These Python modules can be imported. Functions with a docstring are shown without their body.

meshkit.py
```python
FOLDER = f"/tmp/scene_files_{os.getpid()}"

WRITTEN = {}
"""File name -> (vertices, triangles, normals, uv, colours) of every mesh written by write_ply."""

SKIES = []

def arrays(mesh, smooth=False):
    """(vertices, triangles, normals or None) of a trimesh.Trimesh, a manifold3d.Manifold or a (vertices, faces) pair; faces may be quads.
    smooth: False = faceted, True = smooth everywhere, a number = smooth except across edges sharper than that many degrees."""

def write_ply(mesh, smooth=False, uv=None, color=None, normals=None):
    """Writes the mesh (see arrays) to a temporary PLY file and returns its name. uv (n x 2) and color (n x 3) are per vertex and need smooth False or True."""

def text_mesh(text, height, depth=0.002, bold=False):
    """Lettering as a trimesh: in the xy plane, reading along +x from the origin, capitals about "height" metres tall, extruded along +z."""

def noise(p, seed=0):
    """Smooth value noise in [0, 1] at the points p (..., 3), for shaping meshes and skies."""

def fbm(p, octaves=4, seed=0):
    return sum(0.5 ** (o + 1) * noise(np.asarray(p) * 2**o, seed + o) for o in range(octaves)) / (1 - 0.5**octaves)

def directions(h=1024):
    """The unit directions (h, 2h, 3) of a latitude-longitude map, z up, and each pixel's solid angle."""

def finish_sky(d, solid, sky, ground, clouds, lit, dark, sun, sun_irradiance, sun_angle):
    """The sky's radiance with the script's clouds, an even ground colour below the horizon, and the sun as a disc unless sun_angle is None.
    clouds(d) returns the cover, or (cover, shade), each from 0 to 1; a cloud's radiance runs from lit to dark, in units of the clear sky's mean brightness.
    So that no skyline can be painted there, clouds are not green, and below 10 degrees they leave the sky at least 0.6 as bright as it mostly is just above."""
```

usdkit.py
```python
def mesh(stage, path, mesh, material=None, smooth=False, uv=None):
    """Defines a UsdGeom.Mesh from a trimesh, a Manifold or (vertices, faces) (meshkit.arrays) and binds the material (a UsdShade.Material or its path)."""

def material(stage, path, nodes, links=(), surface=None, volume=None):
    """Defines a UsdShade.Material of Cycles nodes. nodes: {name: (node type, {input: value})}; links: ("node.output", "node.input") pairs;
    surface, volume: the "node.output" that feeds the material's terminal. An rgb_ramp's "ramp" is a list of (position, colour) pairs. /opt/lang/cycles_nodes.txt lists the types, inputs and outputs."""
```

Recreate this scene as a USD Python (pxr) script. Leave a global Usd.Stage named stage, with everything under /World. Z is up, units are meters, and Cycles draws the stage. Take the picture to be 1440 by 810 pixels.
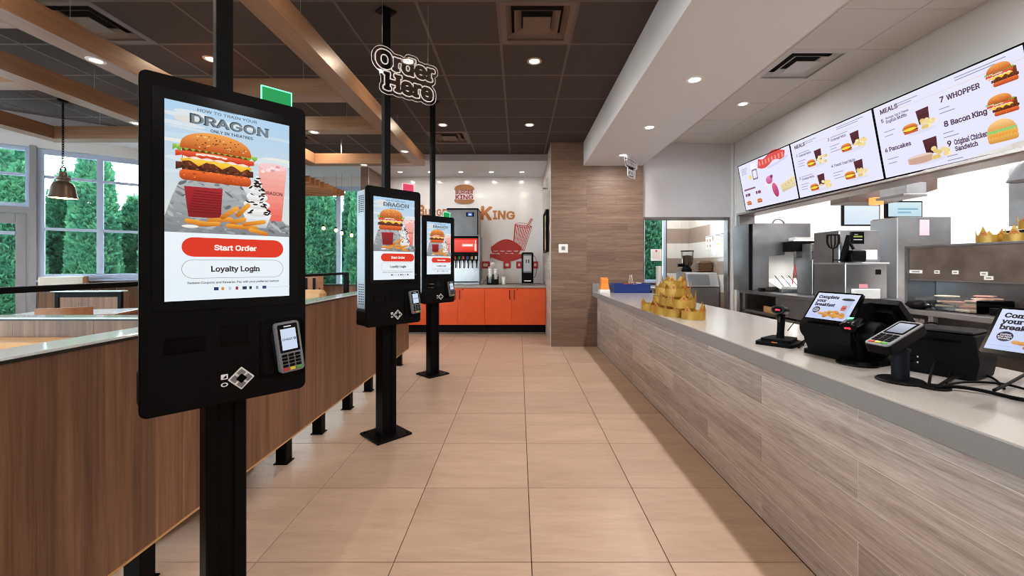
import math, random
import numpy as np
import trimesh
import usdkit
import meshkit
import manifold3d as mf
from shapely.geometry import Polygon, LineString, MultiPolygon, box as sbox
from shapely import affinity
from shapely.ops import unary_union
from pxr import Usd, UsdGeom, UsdLux, UsdShade, Gf, Sdf, Vt

# ------------------------------------------------------------------ camera, sky, exposure
stage = Usd.Stage.CreateInMemory()
UsdGeom.SetStageUpAxis(stage, 'Z')
UsdGeom.SetStageMetersPerUnit(stage, 1.0)
world = UsdGeom.Xform.Define(stage, '/World')
stage.SetDefaultPrim(world.GetPrim())
FPX, CX, CY, EYE = 582.0, 729.6, 372.3, 1.317          # lens in pixels of a 1440 x 810 frame, vanishing point, eye height
cam = UsdGeom.Camera.Define(stage, '/World/camera')
cam.AddTranslateOp().Set((0, 0, EYE))
cam.AddRotateXOp().Set(90)
cam.CreateHorizontalApertureAttr(36.0)
cam.CreateVerticalApertureAttr(20.25)
cam.CreateFocalLengthAttr(36.0 * FPX / 1440)
cam.CreateHorizontalApertureOffsetAttr((720 - CX) / 1440 * 36)
cam.CreateVerticalApertureOffsetAttr(-(405 - CY) / 1440 * 36)
cam.CreateClippingRangeAttr((0.05, 500))
cam.CreateExposureAttr(0.16)
sky = UsdLux.DomeLight.Define(stage, '/World/sky')
sky.CreateColorAttr((0.88, 0.95, 1.0))
sky.CreateIntensityAttr(5.6)
LAMP = 1.0                                              # all downlights together
WARM, NEUTRAL, COOL = (1.0, 0.80, 0.59), (1.0, 0.95, 0.91), (0.95, 0.97, 1.0)
ORD = 'first second third fourth fifth sixth seventh eighth ninth tenth eleventh twelfth thirteenth fourteenth fifteenth sixteenth seventeenth eighteenth nineteenth twentieth'.split() + ['twenty-' + q for q in ('first', 'second', 'third')]

# ------------------------------------------------------------------ helpers
def lin(c):
    if isinstance(c, str):
        c = [int(c[i:i + 2], 16) / 255 for i in (1, 3, 5)]
    return tuple(x / 12.92 if x <= .04045 else ((x + .055) / 1.055) ** 2.4 for x in c)


def at(x, y, Y):
    """The point at depth Y that the photograph shows at pixel (x, y)."""
    return np.array([(x - CX) * Y / FPX, Y, EYE + (CY - y) * Y / FPX])


def rot(axis, deg):
    return trimesh.transformations.rotation_matrix(math.radians(deg), {'x': [1, 0, 0], 'y': [0, 1, 0], 'z': [0, 0, 1]}.get(axis, axis))


def tr(x, y, z):
    return trimesh.transformations.translation_matrix([x, y, z])


def frame(o, u, v):
    """Local x along u, y along v, z along their cross product, origin o."""
    u, v = np.array(u, float), np.array(v, float)
    u /= np.linalg.norm(u)
    v = v - u * (u @ v)
    v /= np.linalg.norm(v)
    M = np.eye(4)
    M[:3, 0], M[:3, 1], M[:3, 2], M[:3, 3] = u, v, np.cross(u, v), o
    return M


class MB:
    """A mesh under construction: solids are added, all of them become one part."""

    def __init__(self):
        self.v, self.f, self.c, self.n = [], [], [], 0

    def add(self, v, f, M=None, col=None):
        v = np.asarray(v, float)
        f = np.asarray(f, int)
        if M is not None:
            v = v @ M[:3, :3].T + M[:3, 3]
        self.v.append(v)
        self.f.append(f + self.n)
        self.n += len(v)
        if col is not None:
            col = np.asarray(col, float)
            self.c.append(np.broadcast_to(col, (len(v), 3)))
        return self

    def mesh(self, m, M=None, col=None):
        if hasattr(m, 'to_mesh'):
            mm = m.to_mesh()
            return self.add(mm.vert_properties[:, :3], mm.tri_verts, M, col)
        return self.add(m.vertices, m.faces, M, col)

    def box(self, x0, x1, y0, y1, z0, z1, b=0.0, M=None, col=None):
        """Box; b chamfers all its edges."""
        x0, x1, y0, y1, z0, z1 = min(x0, x1), max(x0, x1), min(y0, y1), max(y0, y1), min(z0, z1), max(z0, z1)
        if b <= 0:
            m = trimesh.creation.box(bounds=[[x0, y0, z0], [x1, y1, z1]])
            return self.mesh(m, M, col)
        p = []
        for X, sx in ((x0, 1), (x1, -1)):
            for Y, sy in ((y0, 1), (y1, -1)):
                for Z, sz in ((z0, 1), (z1, -1)):
                    p += [(X + sx * b, Y + sy * b, Z), (X + sx * b, Y, Z + sz * b), (X, Y + sy * b, Z + sz * b)]
        return self.mesh(mf.Manifold.hull_points(np.array(p, float)), M, col)

    def cyl(self, p0, p1, r0, r1=None, n=20, M=None, col=None):
        p0, p1 = np.array(p0, float), np.array(p1, float)
        d = p1 - p0
        h = np.linalg.norm(d)
        r1 = r0 if r1 is None else r1
        T = trimesh.geometry.align_vectors([0, 0, 1], d / h)
        T[:3, 3] = p0
        return self.lathe([(0, 0), (r0, 0), (r1, h), (0, h)], n, T if M is None else M @ T, col)

    def lathe(self, prof, n=32, M=None, col=None):
        """Profile of (radius, height) pairs turned about z."""
        prof = [(max(r, 0), z) for r, z in prof]
        a = np.arange(n) * 2 * np.pi / n
        v, idx = [], []
        for r, z in prof:
            if r < 1e-9:
                idx.append([len(v)] * n)
                v.append((0, 0, z))
            else:
                idx.append(list(range(len(v), len(v) + n)))
                v += [(r * math.cos(t), r * math.sin(t), z) for t in a]
        f = []
        for A, B in zip(idx[:-1], idx[1:]):
            for i in range(n):
                j = (i + 1) % n
                q = [A[i], A[j], B[j], B[i]]
                for t in ((q[0], q[1], q[2]), (q[0], q[2], q[3])):
                    if len(set(t)) == 3:
                        f.append(t)
        return self.add(v, f, M, col)

    def tube(self, pts, r, n=8, M=None, col=None, closed=False):
        """Round bar along a line of points."""
        p = np.array(pts, float)
        k = len(p)
        if closed:
            t = np.roll(p, -1, 0) - np.roll(p, 1, 0)
        else:
            t = np.gradient(p, axis=0)
        t /= np.linalg.norm(t, axis=1, keepdims=True) + 1e-12
        up = np.array([0, 0, 1.0]) if abs(t[0][2]) < .9 else np.array([1.0, 0, 0])
        u = np.cross(t[0], up)
        u /= np.linalg.norm(u)
        v, f = [], []
        rr = np.broadcast_to(r, (k,))
        for i in range(k):
            u = u - t[i] * (u @ t[i])
            u /= np.linalg.norm(u)
            w = np.cross(t[i], u)
            for j in range(n):
                a = 2 * math.pi * j / n
                v.append(p[i] + rr[i] * (math.cos(a) * u + math.sin(a) * w))
        for i in range(k if closed else k - 1):
            for j in range(n):
                a, b = i * n + j, i * n + (j + 1) % n
                c, d = ((i + 1) % k) * n + (j + 1) % n, ((i + 1) % k) * n + j
                f += [(a, b, c), (a, c, d)]
        if not closed:
            v += [p[0], p[-1]]
            for j in range(n):
                f += [(k * n, (j + 1) % n, j), (k * n + 1, (k - 1) * n + j, (k - 1) * n + (j + 1) % n)]
        return self.add(v, f, M, col)

    def prism(self, poly, z0, z1, M=None, col=None):
        """A shapely polygon (or list of points) raised from z0 to z1."""
        if not hasattr(poly, 'geom_type'):
            poly = Polygon(poly)
        for g in getattr(poly, 'geoms', [poly]):
            if g.geom_type != 'Polygon' or g.area < 1e-9:
                continue
            m = trimesh.creation.extrude_polygon(g, z1 - z0, engine='earcut')
            m.apply_translation([0, 0, z0])
            self.mesh(m, M, col)
        return self

    def ball(self, c, r, sub=2, scale=(1, 1, 1), M=None, col=None):
        s = trimesh.creation.icosphere(sub, 1.0)
        return self.add(s.vertices * np.array(scale) * r + np.array(c), s.faces, M, col)

    def arrays(self):
        return np.vstack(self.v), np.vstack(self.f)


def B(*a, **k):
    return MB().box(*a, **k)


class Thing:
    def __init__(self, path, M=None, world=False):
        self.path, self.world = path, world
        self.inv = np.linalg.inv(M) if M is not None else np.eye(4)


names = {}


def fresh(parent, name):
    k = names[(parent, name)] = names.get((parent, name), -1) + 1
    return f'{parent}/{name}' if k == 0 else f'{parent}/{name}_{k:03d}'


def tag(prim, label=None, cat=None, group=None, kind=None):
    for k, v in (('label', label), ('category', cat), ('group', group), ('kind', kind)):
        if v:
            prim.SetCustomDataByKey(k, v)


def thing(name, label=None, cat=None, loc=(0, 0, 0), rz=0.0, group=None, kind=None, world=False):
    """An Xform at the thing's base. world=True: its parts are given in world coordinates."""
    path = fresh('/World', name)
    x = UsdGeom.Xform.Define(stage, path)
    x.AddTranslateOp().Set(Gf.Vec3d(*map(float, loc)))
    if rz:
        x.AddRotateZOp().Set(float(rz))
    tag(x.GetPrim(), label, cat, group, kind)
    return Thing(path, tr(*loc) @ rot('z', rz), world)


def part(t, name, m, mat, smooth=None, label=None, kind=None):
    """One mesh: a part of a thing, a sub-part of a part."""
    path = fresh(t.path, name)
    v, f = m.arrays() if isinstance(m, MB) else (m.vertices, m.faces)
    v = np.asarray(v)
    if t.world:
        v = v @ t.inv[:3, :3].T + t.inv[:3, 3]
    g = usdkit.mesh(stage, path, (v, f), mat, smooth=smooth if smooth else False)
    if isinstance(m, MB) and m.c and not smooth:
        UsdGeom.PrimvarsAPI(g).CreatePrimvar('col', Sdf.ValueTypeNames.Color3fArray, 'vertex').Set(Vt.Vec3fArray.FromNumpy(np.vstack(m.c).astype(np.float32)))
    tag(g.GetPrim(), label, None, None, kind)
    q = Thing(path, world=t.world)
    q.inv = t.inv
    return q


def solo(name, label, cat, m, mat, smooth=None, group=None, kind=None):
    """A thing that is one mesh."""
    path = fresh('/World', name)
    v, f = m.arrays() if isinstance(m, MB) else (m.vertices, m.faces)
    o = (v.min(0) + v.max(0)) / 2
    o[2] = v[:, 2].min()
    g = usdkit.mesh(stage, path, (v - o, f), mat, smooth=smooth if smooth else False)
    if isinstance(m, MB) and m.c and not smooth:
        UsdGeom.PrimvarsAPI(g).CreatePrimvar('col', Sdf.ValueTypeNames.Color3fArray, 'vertex').Set(Vt.Vec3fArray.FromNumpy(np.vstack(m.c).astype(np.float32)))
    g.AddTranslateOp().Set(Gf.Vec3d(*map(float, o)))
    tag(g.GetPrim(), label, cat, group, kind)
    return g


def copy_of(t, loc, rz, label, cat, group=None):
    name = t.path.split('/')[-1]
    while name[-4:-3] == '_' and name[-3:].isdigit():
        name = name[:-4]
    path = fresh('/World', name)
    x = UsdGeom.Xform.Define(stage, path)
    p = x.GetPrim()
    p.GetReferences().AddInternalReference(Sdf.Path(t.path))
    p.SetInstanceable(True)
    x.ClearXformOpOrder()
    x.AddTranslateOp().Set(Gf.Vec3d(*map(float, loc)))
    x.AddRotateZOp().Set(float(rz))
    tag(p, label, cat, group)
    return p


def lamp_disk(t, name, c, r, power, color, spread=None, tilt=None):
    """A round lamp face that shines straight down (power in watts)."""
    path = fresh(t.path, name)
    d = UsdLux.DiskLight.Define(stage, path)
    d.CreateRadiusAttr(float(r))
    d.CreateColorAttr(Gf.Vec3f(*color))
    d.CreateIntensityAttr(float(power * LAMP / (math.pi * math.pi * r * r)))
    p = (t.inv @ np.array([*c, 1.0]))[:3] if t.world else c
    d.AddTranslateOp().Set(Gf.Vec3d(*map(float, p)))
    if spread:
        s = UsdLux.ShapingAPI.Apply(d.GetPrim())
        s.CreateShapingConeAngleAttr(float(spread))
        s.CreateShapingConeSoftnessAttr(0.3)
    return d


# ------------------------------------------------------------------ materials
def mtl(name, nodes, links, surface='p.BSDF'):
    return usdkit.material(stage, '/World/Looks/' + name, nodes, links, surface=surface)


def plain(name, col, rough=.5, metal=0., var=.05, scale=6., bump=0., bscale=150., spec=.5, extra=None):
    """Even colour with a faint cloudy variation and, on demand, a fine relief."""
    c = np.array(lin(col) if isinstance(col, str) else col)
    n = {'g': ('geometry', {}), 'n': ('noise_texture', {'scale': scale, 'detail': 4.0}),
         'r': ('rgb_ramp', {'ramp': [(.3, tuple(c * (1 - var))), (.7, tuple(np.minimum(c * (1 + var), 1)))]}),
         'p': ('principled_bsdf', {'roughness': rough, 'metallic': metal, 'specular_ior_level': spec, **(extra or {})})}
    l = [('g.position', 'n.vector'), ('n.fac', 'r.fac'), ('r.color', 'p.base_color')]
    if bump:
        n['bn'] = ('noise_texture', {'scale': bscale, 'detail': 3.0})
        n['b'] = ('bump', {'strength': bump, 'distance': .002})
        l += [('g.position', 'bn.vector'), ('bn.fac', 'b.height'), ('b.normal', 'p.normal')]
    return mtl(name, n, l)


def wood(name, ramp, stretch, scale=1.0, rough=.45, each=.12, bump=.05, fine=.35, dist=1.2, spec=.4, detail=5.0, stave=0.0):
    """Grain along the axis with the smallest stretch; each piece gets its own place in the pattern and its own tone."""
    n = {'g': ('geometry', {}), 'oi': ('object_info', {}),
         'm1': ('math', {'math_type': 'multiply', 'value2': 57.3}), 'm2': ('math', {'math_type': 'multiply', 'value2': 31.7}),
         'cx': ('combine_xyz', {}), 'va': ('vector_math', {'math_type': 'add'}),
         'mp': ('mapping', {'scale': stretch}),
         'n1': ('noise_texture', {'scale': scale, 'detail': detail, 'roughness': .62, 'distortion': dist}),
         'n2': ('noise_texture', {'scale': scale * 6.5, 'detail': 4.0, 'roughness': .7, 'distortion': .3}),
         'mx': ('mix_float', {'fac': fine}), 'r': ('rgb_ramp', {'ramp': [(p, lin(c)) for p, c in ramp]}),
         'mr': ('map_range', {'from_min': 0.0, 'from_max': 1.0, 'to_min': 1 - each, 'to_max': 1 + each}),
         'h': ('hsv', {}), 'b': ('bump', {'strength': bump, 'distance': .003}),
         'p': ('principled_bsdf', {'roughness': rough, 'specular_ior_level': spec})}
    l = [('oi.random', 'm1.value1'), ('oi.random', 'm2.value1'), ('m1.value', 'cx.x'), ('m2.value', 'cx.y'), ('m1.value', 'cx.z'),
         ('g.position', 'va.vector1'), ('cx.vector', 'va.vector2'), ('va.vector', 'mp.vector'), ('mp.vector', 'n1.vector'), ('mp.vector', 'n2.vector'),
         ('n1.fac', 'mx.a'), ('n2.fac', 'mx.b'), ('mx.result', 'r.fac'), ('r.color', 'h.color'), ('oi.random', 'mr.value'), ('mr.result', 'h.value'),
         ('h.color', 'p.base_color'), ('mx.result', 'b.height'), ('b.normal', 'p.normal')]
    if stave:                                           # strips of veneer, each with a tone and a place in the grain of its own
        n.update({'ss': ('separate_xyz', {}), 'sa': ('math', {'math_type': 'add'}), 'sm': ('math', {'math_type': 'multiply', 'value2': 1 / stave}), 'sf': ('math', {'math_type': 'floor'}),
                  'sw': ('white_noise_texture', {'dimensions': '1D'}), 'sr': ('map_range', {'from_min': 0.0, 'from_max': 1.0, 'to_min': .80, 'to_max': 1.20}),
                  'sp': ('math', {'math_type': 'multiply'}), 'so': ('math', {'math_type': 'multiply', 'value2': 9.0}), 'sc': ('combine_xyz', {}), 'sv': ('vector_math', {'math_type': 'add'})})
        l.remove(('mr.result', 'h.value'))
        l.remove(('va.vector', 'mp.vector'))
        l += [('g.position', 'ss.vector'), ('ss.x', 'sa.value1'), ('ss.y', 'sa.value2'), ('sa.value', 'sm.value1'), ('sm.value', 'sf.value1'), ('sf.value', 'sw.w'), ('sw.value', 'sr.value'),
              ('sr.result', 'sp.value1'), ('mr.result', 'sp.value2'), ('sp.value', 'h.value'), ('sw.value', 'so.value1'), ('so.value', 'sc.z'), ('so.value', 'sc.x'), ('va.vector', 'sv.vector1'), ('sc.vector', 'sv.vector2'), ('sv.vector', 'mp.vector')]
    return mtl(name, n, l)


def glow(name, col, strength, gloss=True):
    c = lin(col) if isinstance(col, str) else col
    return mtl(name, {'p': ('principled_bsdf', {'base_color': (.02, .02, .02), 'roughness': .3, 'specular_ior_level': .12, 'emission_color': c, 'emission_strength': strength})}, [])


def printed(name, strength=0.0, rough=.4):
    """Flat print (strength 0) or a lit screen whose colours the mesh carries."""
    n = {'a': ('attribute', {'attribute': 'col'}), 'p': ('principled_bsdf', {'roughness': rough, 'base_color': (.006, .006, .006), 'specular_ior_level': .18 if strength else .4})}
    l = [('a.color', 'p.base_color')]
    if strength:
        n['p'][1]['emission_strength'] = strength
        l = [('a.color', 'p.emission_color')]
    return mtl(name, n, l)


def glass(name, tint=(.93, .97, .96), ior=1.5, rough=0.0):
    return mtl(name, {'f': ('fresnel', {'IOR': ior}), 't': ('transparent_bsdf', {'color': tint}), 'g': ('glossy_bsdf', {'roughness': rough, 'color': (1, 1, 1)}),
                      'm': ('mix_closure', {})}, [('f.fac', 'm.fac'), ('t.BSDF', 'm.closure1'), ('g.BSDF', 'm.closure2')], surface='m.closure')


W = {}
W['walnut'] = wood('walnut', [(.22, '#3f2b20'), (.42, '#694a37'), (.55, '#805c44'), (.78, '#a17b5e')], (13.0, 13.0, .42), 1.0, .42, each=.05, fine=.42, detail=8.0, stave=.105)
W['walnut_x'] = wood('walnut_across', [(.25, '#5a3d2a'), (.45, '#84603f'), (.6, '#987250'), (.8, '#ad865f')], (.55, 9.0, 9.0), 1.0, .42, each=.08)
W['beam_y'] = wood('beam_oak_along', [(.25, '#74553f'), (.5, '#8b684e'), (.75, '#a07d62')], (14.0, .5, 14.0), 1.0, .34, each=.05)
W['beam_x'] = wood('beam_oak_across', [(.25, '#74553f'), (.5, '#8b684e'), (.75, '#a07d62')], (.5, 14.0, 14.0), 1.0, .34, each=.05)
W['slat'] = wood('slat_cedar', [(.25, '#9c6136'), (.5, '#b97b49'), (.75, '#d09a68')], (.5, 12.0, 12.0), 1.0, .5, each=.1)
W['chair'] = wood('chair_beech', [(.25, '#7d4d2b'), (.5, '#96603a'), (.75, '#ab7449')], (.8, 8.0, 8.0), 1.0, .4, each=.06)
W['plank_wall'] = wood('plank_tile_brown', [(.22, '#47372e'), (.42, '#685144'), (.58, '#816858'), (.8, '#9e8474')], (1.1, 1.1, 22.0), 1.1, .5, each=.13, dist=1.2, fine=.42, detail=8.0)
W['plank_counter'] = wood('plank_tile_grey', [(.25, '#6d5f57'), (.40, '#9a8b82'), (.56, '#bbaea6'), (.76, '#dad0c9')], (1.0, 1.5, 26.0), 1.1, .42, each=.17, dist=1.2, fine=.46, detail=8.0)
W['floor_tile'] = wood('floor_tile_beige', [(.15, '#9b8273'), (.4, '#b39986'), (.6, '#c0a693'), (.85, '#d0b9a8')], (1.2, 7.0, 3.0), .8, .38, each=.05, dist=.8, bump=.02, fine=.4)
K = {}
K['grout'] = plain('floor_grout', '#4a3a30', .8)
K['ceil_dark'] = plain('ceiling_tile_dark', '#463b37', .9, var=.22, scale=110., bump=.5, bscale=220.)
K['ceil_bar'] = plain('ceiling_bar_dark', '#5d514b', .6)
K['ceil_grey'] = plain('ceiling_tile_grey', '#c4c1bd', .85, var=.06, scale=130., bump=.15, bscale=250.)
K['ceil_grey_bar'] = plain('ceiling_bar_grey', '#c0bdba', .6)
K['white'] = plain('wall_paint_white', '#dcdad8', .6, var=.015)
K['white_gloss'] = plain('wall_panel_glossy_white', '#e2ddda', .12, var=.012)
K['soffit'] = plain('soffit_paint', '#d6d8dd', .55, var=.01)
K['fascia'] = plain('fascia_paint_grey', '#a8a4aa', .6, var=.02)
K['grey_wall'] = plain('wall_panel_pale_grey', '#c3c1c2', .35, var=.03, scale=3.)
K['black'] = plain('black_powder_coat', '#09080a', .5, var=.1, spec=.08)
K['black_matte'] = plain('black_matte_plastic', '#070709', .6, var=.1, spec=.07)
K['black_gloss'] = plain('black_gloss_plastic', '#040405', .2, var=.1, spec=.12)
K['bronze'] = plain('post_dark_metal', '#0b0b0e', .5, var=.1, spec=.08)
K['silver'] = plain('kiosk_side_silver', '#868b93', .45, .4, var=.03)
K['steel'] = plain('stainless_steel', '#98989a', .3, .9, var=.22, scale=3., extra={'anisotropic': .4})
K['steel_dark'] = plain('stainless_steel_worn', '#7d7977', .38, .85, var=.25, scale=5.)
K['steel_bright'] = plain('aluminium_trim', '#c9cacc', .3, .8, var=.04)
K['chrome'] = plain('chrome', '#d0d0d2', .1, 1., var=.02)
K['quartz'] = plain('counter_quartz_top', '#aba6a2', .17, var=.05, scale=260.)
K['quartz_edge'] = plain('counter_quartz_edge', '#858383', .32, var=.07, scale=260.)
K['ledge'] = plain('ledge_glass_top', '#d6e2e8', .06, var=.02)
K['ledge_dark'] = plain('ledge_underside_dark', '#17191b', .3)
K['orange'] = plain('cabinet_orange_laminate', '#de5523', .3, var=.04)
K['cab_top'] = plain('drinks_counter_grey', '#97918b', .3, var=.06, scale=200.)
K['frame_white'] = plain('window_frame_white', '#b4c2da', .4, var=.02)
K['frame_grey'] = plain('door_frame_grey', '#8f888b', .45, var=.03)
K['cream'] = plain('cream_vinyl', '#dcd5c8', .4, var=.04)
K['tan'] = plain('tan_vinyl', '#c79a68', .4, var=.05, scale=4., bump=.1, bscale=300.)
K['paper'] = plain('white_paper', '#ecebe6', .7, var=.02)
K['pink_paper'] = plain('pink_paper', '#d58f98', .7, var=.03)
K['gold'] = plain('gold_card', '#b58d38', .36, .3, var=.10, scale=14.)
K['gold_in'] = plain('gold_card_inside', '#a8894a', .6, var=.06)
K['orange_plastic'] = plain('orange_plastic', '#f08a2a', .4, var=.06)
K['blue'] = plain('blue_plastic', '#0d2f78', .3, var=.06)
K['red'] = plain('red_print', '#c3251c', .4, var=.03)
K['white_plastic'] = plain('white_plastic', '#e6e6e4', .35, var=.02)
K['grey_plastic'] = plain('grey_plastic', '#74777c', .4, var=.03)
K['card'] = plain('brown_cardboard', '#b98e5e', .8, var=.05)
K['brown_weave'] = plain('brown_basket', '#5b3f27', .7, var=.3, scale=60., bump=.6, bscale=90.)
K['bulb'] = glow('lamp_glow_warm', (1.0, .86, .68), 9.0)
K['bulb_white'] = glow('lamp_glow_white', (1.0, .95, .88), 10.0)
K['reflection_amber'] = glow('reflection_glow_amber', (1.0, .62, .25), 6.0)  # glow of the lamp reflections in the back window
K['tile_white'] = plain('wall_tile_white', '#dfdbd4', .18, var=.03)
K['tile_taupe'] = plain('wall_tile_taupe', '#a08e82', .2, var=.05)
K['asphalt'] = plain('asphalt', '#7b7b7a', .9, var=.15, scale=20.)
K['glass'] = glass('window_glass', (.88, .95, .97), 1.2)
K['acrylic'] = glass('clear_acrylic', (.97, .98, .98), 1.35)
K['screen'] = printed('screen_picture', .95, .22)
K['screen_menu'] = printed('menu_screen_picture', 1.0, .3)
K['print'] = printed('flat_print', 0., .5)

# ------------------------------------------------------------------ the setting
K['joint_brown'] = plain('plank_joint_brown', '#6a574b', .8)
K['lining'] = plain('lining_brown_metal', '#6d5b52', .35, .6, var=.15)
CEIL, LOW, SOF = 3.285, 3.17, 2.907
YB, YP, XP = 8.76, 6.65, 0.512                          # back wall, pillar face, pillar side
DA, DU = np.array([-6.92, 5.93, 0]), np.array([.769, .639, 0])   # the diagonal window wall: a point on it, its direction
rng = random.Random(5)
S = 'structure'


def on_diag(s, off=0.0):
    """Point s metres along the diagonal wall, off metres into the room."""
    return DA + DU * s + np.array([DU[1], -DU[0], 0]) * off


D0, D1 = on_diag(-2.05), on_diag(2.23)
room = Polygon([(-8.5, -3.5), (6.2, -3.5), (6.2, 9.0), (D1[0], 9.0), (D1[0], D1[1]), (D0[0], D0[1]), (-8.5, D0[1])])

fl = thing('floor', kind=S, world=True)
part(fl, 'slab', MB().prism(room.buffer(.1), -.15, -.006), K['grout'])
seen_tiles, far = [], MB()
for i in range(-14, 11):
    for j in range(-9, 14):
        x, y = .0562 + .61 * i, 1.833 + .61 * j
        cell = sbox(x + .002, y + .002, x + .608, y + .608).intersection(room)
        if cell.is_empty or cell.area < .02:
            continue
        if -3.2 < x < 1.3 and .5 < y < 8.2:
            part(fl, 'tile', B(x + .002, x + .608, y + .002, y + .608, -.01, 0, .0012), W['floor_tile'])
        else:
            far.prism(cell, -.01, 0)
part(fl, 'tile', far, W['floor_tile'], kind='stuff')

# dark ceiling of the sales room, in a grid of bars
ce = thing('ceiling', kind=S, world=True)
cx, cy = on_diag(0, .85)[:2]
dark = Polygon([(-8.5, -3.5), (1.04, -3.5), (1.04, 6.68), (XP, 6.68), (XP, 7.385), (-5.0, 7.385)] + [tuple(on_diag(s, .75)[:2]) for s in (1.6, -2.4)] + [(-8.5, 3.5)]).buffer(0)
part(ce, 'slab', MB().prism(room.buffer(.1), 3.40, 3.5), K['white'])
bars, rest = MB(), MB()
GX, GY = -.1597, 3.689
diffusers_dark = {(0, -1), (-2, 4), (-6, -1), (-6, 4)}
for i in range(-15, 4):
    x = GX + .61 * i
    seg = LineString([(x, -3.5), (x, 8)]).buffer(.012, cap_style=2).intersection(dark)
    if not seg.is_empty:
        bars.prism(seg, CEIL - .004, CEIL + .02)
    for j in range(-12, 7):
        y = GY + .607 * j
        cell = sbox(x + .012, y + .012, x + .598, y + .595).intersection(dark)
        if cell.is_empty or cell.area < .01 or (i, j) in diffusers_dark:
            continue
        if y > 2.3:
            part(ce, 'tile', MB().prism(cell, CEIL, CEIL + .015), K['ceil_dark'])
        else:
            rest.prism(cell, CEIL, CEIL + .015)
for j in range(-12, 7):
    seg = LineString([(-9, GY + .607 * j), (2, GY + .607 * j)]).buffer(.012, cap_style=2).intersection(dark)
    if not seg.is_empty:
        bars.prism(seg, CEIL - .003, CEIL + .02)
part(ce, 'tile', rest, K['ceil_dark'], kind='stuff')
part(ce, 'ceiling_grid', bars, K['ceil_bar'])
# lower white ceiling round the edge, with its small drop
lowpoly_ = room.difference(dark).difference(sbox(XP, -3.6, 6.3, 9.1)).buffer(0)
part(ce, 'border_panel', MB().prism(lowpoly_, LOW, LOW + .012), K['soffit'])
edge = MB()
ring = [(XP, 7.385), (-5.0, 7.385)] + [tuple(on_diag(s, .75)[:2]) for s in (1.6, -2.4)]
for p, q in zip(ring[:-1], ring[1:]):
    edge.prism(LineString([p, q]).buffer(.008, cap_style=2), LOW, CEIL + .03)
part(ce, 'border_fascia', edge, K['fascia'])

# grey ceiling above the counter aisle
ca = thing('ceiling', kind=S, world=True)
aisle = sbox(1.98, -3.5, 3.5, 6.72)
xs, ys = [1.98, 2.485, 3.095, 3.5], [.75, 1.36, 1.97, 2.58, 3.19, 3.79, 4.42, 5.03, 5.64, 6.2, 6.72]
for x0, x1 in zip(xs[:-1], xs[1:]):
    for y0, y1 in zip(ys[:-1], ys[1:]):
        if (x0, y0) not in ((2.485, 3.79), (2.485, 1.36)):
            part(ca, 'tile', B(x0 + .01, x1 - .01, y0 + .01, y1 - .01, CEIL, CEIL + .015), K['ceil_grey'])
part(ca, 'tile', B(1.98, 3.5, -3.5, .75, CEIL, CEIL + .015), K['ceil_grey'], kind='stuff')
g = MB()
for x in xs[1:-1]:
    g.box(x - .012, x + .012, .75, 6.72, CEIL - .004, CEIL + .02)
for y in ys[:-1]:
    g.box(1.98, 3.5, y - .012, y + .012, CEIL - .003, CEIL + .02)
part(ca, 'ceiling_grid', g, K['ceil_grey_bar'])
sf = thing('ceiling', kind=S, world=True)
part(sf, 'bulkhead', B(1.04, 1.98, -3.5, 6.66, SOF, CEIL + .05), K['soffit'])
kc = thing('ceiling', kind=S, world=True)
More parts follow.
